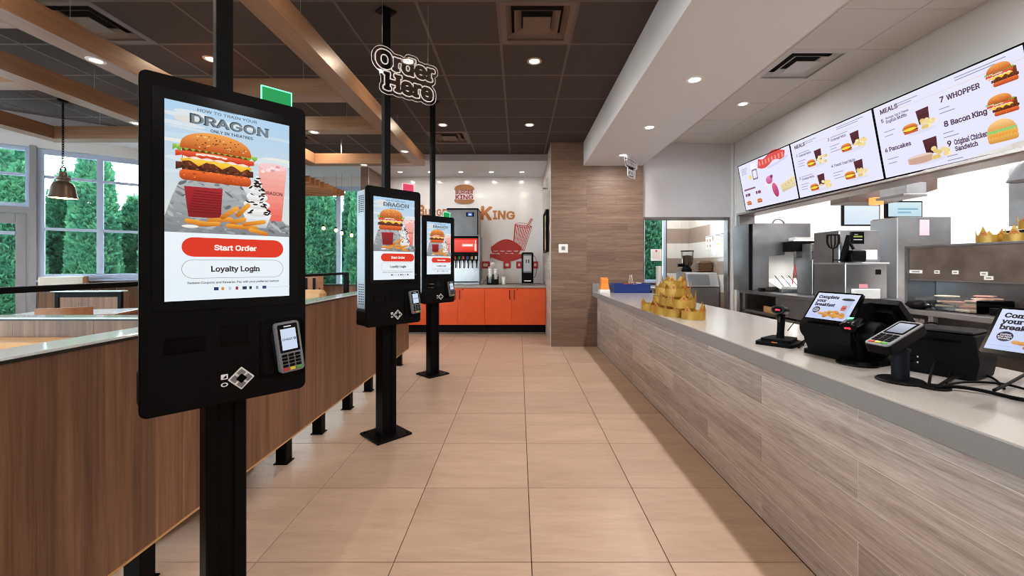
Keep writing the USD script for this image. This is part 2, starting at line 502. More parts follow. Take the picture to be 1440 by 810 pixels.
part(kc, 'kitchen_panel', MB().box(3.75, 6.2, -3.5, 7.3, 2.9, 2.93).box(2.0, 3.5, 6.86, 9.0, 2.75, 2.78), K['white'])


def wall(name, o, u, length, z1, holes, mat, thick=.14, z0=0.0, parts=True):
    """A wall from o along u whose face looks along u x up; holes are (a0, a1, z0, z1)."""
    t = thing(name, kind=S, world=True)
    M = frame(o, u, (0, 0, 1))
    p = sbox(0, z0, length, z1)
    for a0, a1, b0, b1 in holes:
        p = p.difference(sbox(a0, b0, a1, b1))
    part(t, 'wall_panel', MB().prism(p, -thick, 0, M), mat)
    return t, M


def window(name, M, a0, a1, z0, z1, ups, acrosses, mat, bar=.06, depth=.07, back=-.10, inset=.0):
    """Frame, mullions (ups), muntins (acrosses) and a pane in each light, in the hole of a wall."""
    t = thing(name, kind=S, world=True)
    f = MB()
    for p in ((a0, a0 + bar, z0, z1), (a1 - bar, a1, z0, z1), (a0 + bar, a1 - bar, z0, z0 + bar), (a0 + bar, a1 - bar, z1 - bar, z1)):
        f.box(p[0], p[1], p[2], p[3], back, back + depth, .004, M)
    part(t, 'window_frame', f, mat)
    for a in ups:
        part(t, 'mullion', B(a - bar / 2, a + bar / 2, z0 + bar, z1 - bar, back, back + depth, .004, M), mat)
    lx = [a0 + bar] + sum([[a - bar / 2, a + bar / 2] for a in ups], []) + [a1 - bar]
    lz = [z0 + bar] + sum([[z - .02, z + .02] for z in acrosses], []) + [z1 - bar]
    for x0, x1 in zip(lx[::2], lx[1::2]):
        for z in acrosses:
            part(t, 'muntin', B(x0, x1, z - .02, z + .02, back + .01, back + depth - .01, .003, M), mat)
        for y0, y1 in zip(lz[::2], lz[1::2]):
            part(t, 'pane', B(x0 - .004, x1 + .004, y0 - .004, y1 + .004, back + depth / 2 - .003, back + depth / 2 + .003, 0, M), K['glass'])
    return t


# back wall behind the drinks counter: glossy panels, and a window to the left of the wood wall
wb, Mb = wall('wall_back', (D1[0] - .1, YB, 0), (1, 0, 0), XP - D1[0] + .2, CEIL + .1, [(.2, 2.02, .62, 2.98)], K['white_gloss'], thick=.2)
window('window_1', Mb, .2, 2.02, .62, 2.98, [1.47], [], K['frame_white'], bar=.09)
part(wb, 'window_stool', B(.15, 2.07, .58, .62, -.02, .08, .004, Mb), K['frame_white'])
part(wb, 'base_panel', B(.1, 2.2, 0, .58, 0, .02, .002, Mb), W['walnut'])
# diagonal window wall: door with transom, post, tall window
L = float(np.linalg.norm(D1 - D0))
s0 = 2.05
wd, Md = wall('wall_left', D0, DU, L, CEIL + .1, [(s0 - 1.10, s0 - .05, 0, 3.0), (s0 + .0, s0 + 2.2, 1.10, 3.0), (.1, s0 - 1.2, 1.10, 3.0)], K['white'], thick=.2)
window('window_2', Md, s0 + .0, s0 + 2.2, 1.10, 3.0, [s0 + .645, s0 + 1.20, s0 + 1.75], [1.84, 2.6], K['frame_white'], bar=.075)
window('window_3', Md, .1, s0 - 1.2, 1.10, 3.0, [], [1.84, 2.6], K['frame_white'], bar=.075)
window('window_4', Md, s0 - 1.10, s0 - .05, 2.14, 3.0, [], [2.6], K['frame_white'], bar=.055)
part(wd, 'post', B(s0 - .06, s0 + .01, 0, 3.02, -.14, .03, .004, Md), K['frame_grey'])
part(wd, 'sill_board', B(s0 + .01, s0 + 2.2, 1.07, 1.10, -.05, .05, .003, Md), K['frame_white'])
for k in range(8):
    a = s0 + .02 + k * .272
    part(wd, 'base_panel', B(a, a + .268, .06, 1.065, 0, .018, .002, Md), W['walnut'])
tm = thing('trim_1', kind=S, world=True)
part(tm, 'ledge_board', B(s0 + .02, s0 + 2.2, .975, 1.01, .018, .24, .004, Md), K['frame_white'])
dr = thing('door_1', kind=S, world=True)
part(dr, 'door_frame', MB().box(s0 - 1.10, s0 - 1.06, 0, 2.14, -.12, -.02, 0, Md).box(s0 - .09, s0 - .05, 0, 2.14, -.12, -.02, 0, Md).box(s0 - 1.06, s0 - .09, 2.05, 2.14, -.12, -.02, 0, Md), K['frame_grey'])
part(dr, 'door_stile', MB().box(s0 - .20, s0 - .10, .02, 2.04, -.10, -.05, .004, Md).box(s0 - 1.05, s0 - .95, .02, 2.04, -.10, -.05, .004, Md), K['frame_grey'])
part(dr, 'door_rail', MB().box(s0 - .95, s0 - .20, .02, .26, -.10, -.05, .004, Md).box(s0 - .95, s0 - .20, 1.90, 2.04, -.10, -.05, .004, Md), K['frame_grey'])
part(dr, 'push_bar', B(s0 - .95, s0 - .20, 1.74, 1.79, -.06, -.02, .004, Md), K['frame_white'])
part(dr, 'pane', B(s0 - .955, s0 - .195, .25, 1.91, -.078, -.072, 0, Md), K['glass'])
# the jog between the diagonal and the back wall, the left wall, the wall behind the camera
wall('wall_left', (D1[0], D1[1], 0), (0, 1, 0), YB - D1[1], CEIL + .1, [], K['white'])
wl, Ml = wall('wall_left', (-8.5, -3.5, 0), (0, 1, 0), D0[1] + 3.5, CEIL + .1, [(.6, 4.0, .9, 3.0), (4.4, 7.8, .9, 3.0)], K['white'])
for k, a in ((5, .6), (6, 4.4)):
    window(f'window_{k}', Ml, a, a + 3.4, .9, 3.0, [a + .85, a + 1.7, a + 2.55], [1.84, 2.6], K['frame_white'], bar=.07)
wf, Mf = wall('wall_front', (6.2, -3.5, 0), (-1, 0, 0), 14.7, CEIL + .1, [(9.6, 14.0, .9, 3.0)], K['white'])  # window out of view, placed for daylight clear of the diagonal panes
for k, a in ((7, 9.6),):
    window(f'window_{k}', Mf, a, a + 4.4, .9, 3.0, [a + 1.125, a + 2.25, a + 3.375], [2.2], K['frame_white'], bar=.07)

# wood-clad wall between the drinks counter and the service counter
wc = thing('wall_center', kind=S, world=True)
part(wc, 'wall_panel', B(XP + .001, 2.0, YP + .001, YB, 0, CEIL + .05), K['joint_brown'])
zc = [0] + [.157 + .152 * k for k in range(23)]
for k, (z0, z1) in enumerate(zip(zc[:-1], zc[1:])):
    z1 = min(z1, CEIL + .04)
    if z1 - z0 < .01:
        continue
    cuts = [XP, 1.092, 2.0] if k % 3 else [XP, 1.092, (1.55 if k % 2 else 1.75), 2.0]
    for x0, x1 in zip(cuts[:-1], cuts[1:]):
        part(wc, 'plank', B(x0 + .0012, x1 - .0012, YP - rng.uniform(0, .0015), YP + .012, z0 + .001, z1 - .001, .0006), W['plank_wall'])
    for y0, y1 in ((YP + .012, 7.7), (7.7, YB)):
        part(wc, 'plank', B(XP, XP + .012, y0 + .001, y1 - .001, z0 + .001, z1 - .001, .0006), W['plank_counter'])  # paler planks here stand in for the light on this side
part(wc, 'corner_trim', B(XP - .004, XP + .006, YP - .006, YP + .004, 0, CEIL), K['steel_bright'])
# the wood wall stub beside the back window
ws = thing('wall_center', kind=S, world=True)
part(ws, 'wall_panel', B(-2.99, -2.86, 7.87, YB, 0, LOW), K['white'])
for k in range(16):
    z0, z1 = k * .2, min(k * .2 + .2, LOW)
    part(ws, 'plank', B(-2.86, -2.848, 7.862, YB, z0 + .001, z1 - .001), W['plank_wall'])
    part(ws, 'plank', B(-3.0, -2.848, 7.85, 7.862, z0 + .001, z1 - .001), W['plank_wall'])
part(ws, 'corner_trim', B(-2.852, -2.842, 7.844, 7.854, 0, LOW), K['steel_bright'])

# wall with the opening towards the drive-through, pale panels above
wr, Mr = wall('wall_right', (2.0, 6.72, 0), (1, 0, 0), 1.5, CEIL + .05, [(.02, 1.40, 0, 2.07)], K['grey_wall'], thick=.12)
part(wr, 'opening_frame', MB().box(.0, 1.42, 2.05, 2.09, -.125, .012, .002, Mr).box(.0, .035, .0, 2.05, -.125, .012, .002, Mr).box(1.385, 1.42, .0, 2.05, -.125, .012, .002, Mr), K['steel_dark'])
part(wr, 'corner_post', MB().box(1.44, 1.475, 0, CEIL, 0, .03, .004, Mr).box(1.485, 1.515, 0, CEIL, 0, .045, .004, Mr), K['white'])
# menu wall with the long opening to the kitchen
wm, Mm = wall('wall_right', (3.5, 6.72, 0), (0, -1, 0), 10.2, CEIL + .05, [(.105, 7.2, 0, 2.106)], K['white'], thick=.25)
part(wm, 'opening_lining', MB().box(.105, 7.2, 2.09, 2.106, -.25, -.001, 0, Mm), K['lining'])
part(wm, 'jamb_lining', MB().box(.08, .115, 0, 2.10, -.252, .006, .003, Mm).box(.115, .14, 0, 2.09, -.25, -.002, .003, Mm), K['steel'])
part(wm, 'opening_trim', MB().box(.08, 7.2, 2.106, 2.135, -.002, .008, .002, Mm), K['steel_bright'])
# kitchen walls
wall('wall_right', (3.75, 7.3, 0), (1, 0, 0), 2.6, 2.95, [], K['white'])
wall('wall_right', (6.2, 7.3, 0), (0, -1, 0), 10.8, 2.95, [], K['white'])
# drive-through room: striped tile walls and a window
wt, Mt = wall('wall_back', (2.0, 8.39, 0), (1, 0, 0), 1.6, 2.78, [(.5, .99, .95, 2.6)], K['grout'], thick=.15)
window('window_9', Mt, .5, .99, .95, 2.6, [], [], K['frame_white'], bar=.06, back=-.08)
wu, Mu = wall('wall_right', (3.45, 8.39, 0), (0, -1, 0), 1.54, 2.78, [], K['grout'], thick=.04)
for t_, M_, a0_, a1_ in ((wt, Mt, 1.0, 1.45), (wu, Mu, 0.0, 1.54)):
    for k in range(9):
        z0, z1 = .25 + .3 * k - .003, .55 + .3 * k - .003
        kk = 'tile_taupe' if k % 2 == 1 else 'tile_white'
        a = a0_
        while a < a1_ - .02:
            b_ = min(a + .3, a1_)
            part(t_, 'tile', B(a + .0015, b_ - .0015, max(z0, 0), min(z1, 2.78), 0, .008, .001, M_), K[kk])
            a = b_

# ------------------------------------------------------------------ outside
gd = solo('ground', None, None, B(-45, 45, -45, 45, -.4, -.16), K['asphalt'], kind=S)
K['leaf'] = mtl('cedar_foliage', {'oi': ('object_info', {}), 'g': ('geometry', {}), 'n': ('noise_texture', {'scale': 2.5, 'detail': 3.0}), 'ad': ('math', {'math_type': 'multiply_add', 'value2': .5}),
                'r': ('rgb_ramp', {'ramp': [(.2, lin('#335e48')), (.5, lin('#598a5c')), (.8, lin('#a0c488'))]}), 'm': ('math', {'math_type': 'multiply', 'value2': .45}),  # bluish greens, with the haze of the view put into the colour
                'd': ('diffuse_bsdf', {}), 't': ('translucent_bsdf', {}), 'mc': ('mix_closure', {'fac': .35})},
                [('g.position', 'n.vector'), ('g.random_per_island', 'm.value1'), ('n.fac', 'ad.value1'), ('m.value', 'ad.value3'), ('ad.value', 'r.fac'), ('r.color', 'd.color'), ('r.color', 't.color'),
                 ('d.BSDF', 'mc.closure1'), ('t.BSDF', 'mc.closure2')], surface='mc.closure')
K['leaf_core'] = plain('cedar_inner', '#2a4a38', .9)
K['bark'] = plain('bark', '#4a3a2e', .9)


def cedar(h, r, seed, n=8000):
    q = np.random.default_rng(seed)
    t = thing('cedar_tree', 'x', 'tree', (0, 0, -.16))
    part(t, 'trunk', MB().cyl((0, 0, 0), (0, 0, .5), .09, .07, 8), K['bark'])
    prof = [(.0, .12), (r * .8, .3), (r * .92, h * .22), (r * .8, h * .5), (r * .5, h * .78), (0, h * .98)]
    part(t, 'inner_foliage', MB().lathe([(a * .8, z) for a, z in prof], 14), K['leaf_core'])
    u = q.random(n)
    z = .15 + (h - .15) * (1 - np.sqrt(1 - u * .995))
    rad = np.interp(z, [b for a, b in prof], [a for a, b in prof])
    th = q.random(n) * 2 * np.pi
    lump = .82 + .34 * meshkit.fbm(np.stack([np.cos(th) * 2.5 + 9, np.sin(th) * 2.5 + 9, z * 2.2 + 3], 1), 3, seed)
    c = np.stack([rad * lump * np.cos(th), rad * lump * np.sin(th), z], 1)
    out = np.stack([np.cos(th), np.sin(th), .9 + 0 * th], 1) + q.normal(0, .35, (n, 3))
    out /= np.linalg.norm(out, axis=1, keepdims=True)
    side = np.cross(out, q.normal(0, 1, (n, 3)))
    side /= np.linalg.norm(side, axis=1, keepdims=True)
    l = q.uniform(.07, .17, (n, 1))
    v = np.stack([c - side * l * .32, c + side * l * .32, c + out * l + side * l * .1, c + out * l * .55 - side * l * .5], 1).reshape(-1, 3)
    f = (np.arange(n)[:, None] * 4 + np.array([[0, 1, 2, 3]])).reshape(-1, 4)
    f = np.vstack([f[:, [0, 1, 2]], f[:, [0, 2, 3]]])
    part(t, 'foliage', trimesh.Trimesh(v, f, process=False), K['leaf'], kind='stuff')
    return t


ced = [cedar(4.3, .49, 1), cedar(5.2, .5, 2), cedar(3.7, .47, 3)]
spots = []
nrm = np.array([-DU[1], DU[0], 0])
for k in range(22):                                     # hedge beyond the diagonal window wall, two staggered rows
    spots.append((on_diag(-5.6 + k * .69) + nrm * (6.4 + 1.25 * (k % 2)), (0, 1, 0, 1, 2)[k % 5], 'beyond the diagonal windows'))
for k in range(9):                                      # tall ones beyond the back window
    spots.append((np.array([-7.2 + k * .69, 11.9 + 1.25 * (k % 2), 0]), 1 if k % 2 else (0, 1)[k % 4 // 2], 'beyond the back window'))
for k in range(7):
    spots.append((np.array([2.2 + k * .69, 11.6 + 1.25 * (k % 2), 0]), 1, 'beyond the drive-through window'))
first = {}
order = sorted(range(len(spots)), key=lambda i: i)
for i, (p, kind, where) in enumerate(spots):
    grp = f'cedar hedge {where}'
    n_ = sum(1 for q in spots[:i] if q[2] == where)
    lab = f'green cedar tree of the hedge {where}, {ORD[n_]} from its left end'
    if kind not in first:
        first[kind] = True
        pr = stage.GetPrimAtPath(ced[kind].path)
        UsdGeom.Xformable(pr).GetOrderedXformOps()[0].Set(Gf.Vec3d(float(p[0]), float(p[1]), -.16))
        tag(pr, lab, 'tree', grp)
    else:
        copy_of(ced[kind], (p[0], p[1], -.16), rng.uniform(0, 360), lab, 'tree', grp)

# ------------------------------------------------------------------ lettering and flat pictures
glyphs = {}


def letters(s, h, serif=False, fat=0.0, slant=0.0, stretch=1.0):
    """Lettering as a shapely shape: baseline on y = 0, capitals h tall; serif adds slabs to the stems."""
    key = (s, serif, fat, slant, stretch)
    if key not in glyphs:
        m = meshkit.text_mesh(s, 1.0, .01, bold=True)
        top = m.vertices[m.faces][:, :, 2].min(1) > .005
        shape = unary_union([Polygon(t[:, :2]).buffer(.002, join_style=2) for t in m.vertices[m.faces[top]] if Polygon(t[:, :2]).area > 1e-7])
        if serif:
            extra = []
            for g in getattr(shape, 'geoms', [shape]):
                x0, y0, x1, y1 = g.bounds
                if y1 - y0 < .4:
                    continue
                for base, sgn in ((y0 if y0 < -.1 else max(y0, 0), 1), (y1, -1)):
                    def cut(y):
                        c = g.intersection(LineString([(x0 - 1, y), (x1 + 1, y)]))
                        return [(q.bounds[0], q.bounds[2]) for q in getattr(c, 'geoms', [c]) if not q.is_empty]
                    for a, b in cut(base + sgn * .03):
                        for c, d in cut(base + sgn * .2):
                            if .08 < b - a < .36 and abs(a - c) < .05 and abs(b - d) < .05:
                                e0, e1 = (base, base + .13) if sgn > 0 else (base - .13, base)
                                extra.append(sbox(a - .09, e0, b + (.09 if sgn > 0 or b > x1 - .25 else .03), e1))
            shape = unary_union([shape] + extra)
        if fat:
            shape = shape.buffer(fat)
        shape = shape.simplify(.012)
        if slant:
            shape = affinity.skew(shape, xs=slant, origin=(0, 0))
        shape = affinity.translate(shape, -shape.bounds[0], 0)
        glyphs[key] = affinity.scale(shape, stretch, 1, origin=(0, 0))
    return affinity.scale(glyphs[key], h, h, origin=(0, 0))


def ell(x, y, a, b, n=28, turn=0):
    p = affinity.scale(LineString([(0, 0), (1e-9, 0)]).buffer(1, max(n // 4, 3)), a, b)
    return affinity.translate(affinity.rotate(p, turn, origin=(0, 0)), x, y)


def rrect(x0, y0, x1, y1, r):
    return sbox(x0 + r, y0 + r, x1 - r, y1 - r).buffer(r, 6)


class Pic:
    """A flat picture: coloured shapes, each lying a hair above the one before."""

    def __init__(self, step=.00012):
        self.items, self.k, self.step = [], 1, step

    def add(self, p, col, col2=None, n=9, up=True):
        """col2: the colour runs from col (low) to col2 (high) in n bands."""
        if col2 is None:
            self.items.append((p, lin(col), self.k))
        else:
            x0, y0, x1, y1 = p.bounds
            a, b = np.array(lin(col)), np.array(lin(col2))
            for i in range(n):
                t0, t1 = i / n, (i + 1) / n
                s = p.intersection(sbox(x0, y0 + t0 * (y1 - y0), x1, y0 + t1 * (y1 - y0)) if up else sbox(x0 + t0 * (x1 - x0), y0, x0 + t1 * (x1 - x0), y1))
                self.items.append((s, tuple(a + (b - a) * (i + .5) / n), self.k))
        self.k += 1
        return self

    def text(self, s, x, y, h, col, anchor='m', width=None, **kw):
        g = letters(s, h, **kw)
        if width:
            g = affinity.scale(g, width / g.bounds[2], 1, origin=(0, 0))
        w = g.bounds[2]
        return self.add(affinity.translate(g, x - {'l': 0, 'm': w / 2, 'r': w}[anchor], y), col)

    def mesh(self, M, into=None):
        m = into or MB()
        for p, c, k in self.items:
            for g in getattr(p, 'geoms', [p]):
                if g.geom_type == 'Polygon' and g.area > 1e-9:
                    v, f = trimesh.creation.triangulate_polygon(g, engine='earcut')
                    use, f = np.unique(f, return_inverse=True)
                    v, f = v[use], f.reshape(-1, 3)
                    m.add(np.column_stack([v, np.full(len(v), k * self.step)]), f, M, c)
        return m


def wavy(x0, x1, y, amp, thick, n, seed, droop=0):
    r = random.Random(seed)
    xs = np.linspace(x0, x1, n)
    arc = [droop * (1 - ((2 * (x - x0) / (x1 - x0)) - 1) ** 2) for x in xs]
    t = [(x, y + a + r.uniform(-.3, .3) * amp) for x, a in zip(xs, arc)]
    b = [(x, y + a - thick + (amp if i % 2 else -amp) * r.uniform(.4, 1)) for i, (x, a) in enumerate(zip(xs, arc))]
    return Polygon(t + b[::-1]).buffer(0)


def burger(p, x, y, w, h, seed=1, seeds=34, rich=True):
    """A burger drawn between x..x+w and y..y+h."""
    r = random.Random(seed)
    p.add(rrect(x + .10 * w, y + .08 * h, x + .92 * w, y + .66 * h, .05 * h), '#4a2013', '#7d3a1c', 3)
    p.add(rrect(x + .07 * w, y, x + .94 * w, y + .21 * h, .085 * h), '#a03a10', '#ea6a2c')
    p.add(wavy(x + .03 * w, x + .97 * w, y + .34 * h, .02 * h, .13 * h, 16, seed, .02 * h), '#35190f', '#6b3421')
    if rich:
        for k in range(46):
            p.add(ell(x + w * r.uniform(.05, .95), y + h * r.uniform(.22, .34), .016 * w, .011 * h, 8, r.uniform(-30, 30)), r.choice(['#26110a', '#8a4a2c', '#54261a', '#a45a36']))
        for k in range(34):
            p.add(ell(x + w * r.uniform(.1, .9), y + h * r.uniform(.04, .2), .013 * w, .009 * h, 8, r.uniform(-40, 40)), r.choice(['#7d3010', '#f6935a', '#b8481a', '#d85a24']))
    p.add(wavy(x + .08 * w, x + .93 * w, y + .42 * h, .02 * h, .06 * h, 11, seed + 7, .02 * h), '#e0981c', '#f6c83f', 3)
    for a, b in ((.16, .40), (.42, .70), (.68, .92)):
        p.add(Polygon([(x + a * w, y + .41 * h), (x + b * w, y + .42 * h), (x + (a + b) / 2 * w, y + .29 * h)]), '#eea91e', '#f8ce4a', 4)
    p.add(wavy(x + .10 * w, x + .90 * w, y + .47 * h, .015 * h, .05 * h, 12, seed + 1, .01 * h), '#ecd9c8')
    p.add(wavy(x + .02 * w, x + .97 * w, y + .56 * h, .02 * h, .11 * h, 14, seed + 2, .02 * h), '#b82610', '#ee6238', 5)
    if rich:
        p.add(wavy(x + .25 * w, x + .62 * w, y + .545 * h, .012 * h, .04 * h, 10, seed + 5, .015 * h), '#f7ded2')
    p.add(wavy(x - .01 * w, x + 1.01 * w, y + .66 * h, .045 * h, .09 * h, 28, seed + 3, .04 * h), '#5c962a', '#a5cc58', 5)
    if rich:
        p.add(wavy(x + .03 * w, x + .97 * w, y + .68 * h, .03 * h, .05 * h, 24, seed + 9, .05 * h), '#8fbb48', '#d6e6a0', 3)
    dome = Polygon([(x + w * (.5 - .43 * math.cos(t)), y + .62 * h + .38 * h * math.sin(t) ** .75) for t in np.linspace(0, math.pi, 30)])
    p.add(dome, '#bb4e16', '#efa24e', 12)
    if rich:
        for k in range(seeds):
            t = r.uniform(.12, math.pi - .12)
            q = r.uniform(.3, .93)
            p.add(ell(x + w * (.5 - .43 * q * math.cos(t)), y + .65 * h + .34 * h * q * math.sin(t), .011 * w, .009 * h, 6, r.uniform(-40, 40)), r.choice(['#4b2d12', '#3a2410', '#5d3716', '#ffe2a8']))


def kiosk_picture(detail=True):
    """The order screen: film advertisement above, two buttons below. 0.343 x 0.61 m, origin in its middle."""
    Wd, Hg = .343, .61
    p = Pic()
    X = lambda a: (a - .5) * Wd
    Y = lambda b: (b - .5) * Hg
    r = random.Random(8)
    p.add(sbox(X(0), Y(0), X(1), Y(.345)), '#dfe9f1', '#e6eef4', 3)
    p.add(sbox(X(0), Y(.345), X(1), Y(1)), '#dcdcd6', '#a9cbe6', 16)
    for k in range(26):
        a, b = r.uniform(-.05, 1), r.uniform(.55, .97)
        q = ell(X(a), Y(b), Wd * r.uniform(.1, .3), Hg * r.uniform(.006, .018), 20).intersection(sbox(X(0), Y(.4), X(1), Y(1)))
        if not q.is_empty:
            p.add(q, r.choice(['#d3dde2', '#c3d6e4', '#e2e2dc', '#cfdae0', '#d9d4cf']))
    # rocks
    def rock(pts, c0, c1, seed):
        g = Polygon([(X(a), Y(b)) for a, b in pts])
        p.add(g, c0, c1, 8)
        q = random.Random(seed)
        x0, y0, x1, y1 = g.bounds
        for k in range(210):
            e = ell(q.uniform(x0, x1), q.uniform(y0, y1), Wd * q.uniform(.006, .05), Hg * q.uniform(.002, .009), 8, q.uniform(-60, 40)).intersection(g)
            if not e.is_empty:
                p.add(e, q.choice(['#7b7f83', '#9da1a4', '#b0b3b4', '#868b8f', '#63676b', '#8d9296', '#a5a8a9']))
    rock([(0, .345), (0, .42), (.05, .52), (.10, .60), (.22, .635), (.40, .64), (.55, .625), (.62, .57), (.70, .46), (.86, .45), (1, .41), (1, .345)], '#7b7f83', '#b3b6b8', 3)
    # drink cup
    p.add(Polygon([(X(.70), Y(.735)), (X(.955), Y(.735)), (X(.91), Y(.43)), (X(.74), Y(.43))]), '#e5604f', '#f0b5ac', 9)
    p.add(ell(X(.8275), Y(.735), Wd * .128, Hg * .02), '#ecc8c8')
    for k in range(14):
        p.add(ell(X(r.uniform(.73, .92)), Y(r.uniform(.70, .74)), Wd * .02, Hg * .008, 8), r.choice(['#f6dcdc', '#d99a98', '#f0c5c4']))
    p.text('DRAGON', X(.83), Y(.575), .011, '#5c2a2a', width=Wd * .17)
    # burger on the rock
    burger(p, X(.05), Y(.605), Wd * .625, Hg * .25, 2, 46)
    # red carton
    p.add(Polygon([(X(.12), Y(.57)), (X(.40), Y(.575)), (X(.385), Y(.42)), (X(.15), Y(.42))]), '#7d1418', '#a3222a', 5)
    for k in range(9):
        p.add(sbox(X(.15 + .005 * k), Y(.445 + .013 * k), X(.39), Y(.449 + .013 * k)), '#611014')
    # ice cream with dark sauce
    p.add(Polygon([(X(.56), Y(.46)), (X(.80), Y(.46)), (X(.755), Y(.385)), (X(.60), Y(.385))]), '#b9bdc4', '#eef0f2', 5)
    for k, (b, w_) in enumerate(((.47, .12), (.51, .112), (.55, .09), (.585, .065), (.615, .04), (.64, .018))):
        p.add(ell(X(.675), Y(b), Wd * w_, Hg * .026), '#cfcfd0', '#fbfaf6', 4)
        for q in range(7 - k // 2):
            p.add(ell(X(.675 + r.uniform(-.9, .9) * w_), Y(b + r.uniform(-.018, .018)), Wd * .022, Hg * .0045, 10, r.uniform(-60, 60)), '#2b1513')
    # crisp chicken sticks
    for a, b, l, t in ((.12, .400, .2, -8), (.28, .405, .2, 8), (.38, .42, .18, 40), (.5, .435, .17, 50), (.45, .40, .14, 20), (.42, .385, .26, -2), (.60, .372, .17, -14), (.55, .395, .2, 12), (.20, .385, .18, 4)):
        g = affinity.rotate(rrect(X(a), Y(b) - .007, X(a + l), Y(b) + .007, .0068), t, origin=(X(a), Y(b)))
        p.add(g, '#b85d12', '#f0a83a', 5)
    p.add(ell(X(.16), Y(.372), Wd * .06, Hg * .008), '#e9e6dc')
    # film title
    p.text('HOW TO TRAIN YOUR', X(.44), Y(.948), .0085, '#5d6a74', width=Wd * .46)
    p.add(sbox(X(.36), Y(.972), X(.52), Y(.974)), '#39444c')
    p.text('DRAGON', X(.465), Y(.885), .0275, '#37424a', width=Wd * .62, serif=True, fat=.01)
    p.text('DRAGON', X(.468), Y(.887), .0235, '#707d86', width=Wd * .60)
    p.text('ONLY IN THEATRES', X(.47), Y(.855), .0085, '#2c353b', width=Wd * .33)
    # buttons
    p.add(rrect(X(.10), Y(.222), X(.90), Y(.318), Hg * .047), '#d8341c')
    p.text('Start Order', X(.5), Y(.257), .0155, '#fff4ee', serif=True, fat=.02, width=Wd * .335)
    o = rrect(X(.10), Y(.114), X(.90), Y(.208), Hg * .046)
    p.add(o, '#3b2f38')
    p.add(o.buffer(-.0009), '#e2ebf2')
    p.text('Loyalty Login', X(.5), Y(.148), .0155, '#3a2730', serif=True, fat=.02, width=Wd * .39)
    p.text('Redeem Coupons and Rewards. Pay with your preferred method', X(.5), Y(.087), .0062, '#3c3440', width=Wd * .72)
    for k, c in enumerate(['#1c2c5c', '#d98a2b', '#b9c6d2', '#a2202c', '#1f2c48', '#2c2c33', '#8c97a3', '#23406c']):
        a = .33 + .055 * k
        p.add(rrect(X(a), Y(.051), X(a + (.034 if k in (0, 4, 7) else .02)), Y(.067), .0012), c)
    p.add(sbox(X(.76), Y(.058), X(.96), Y(.0595)), '#b4bec8')
    return p


# ------------------------------------------------------------------ order kiosks
kp = kiosk_picture()


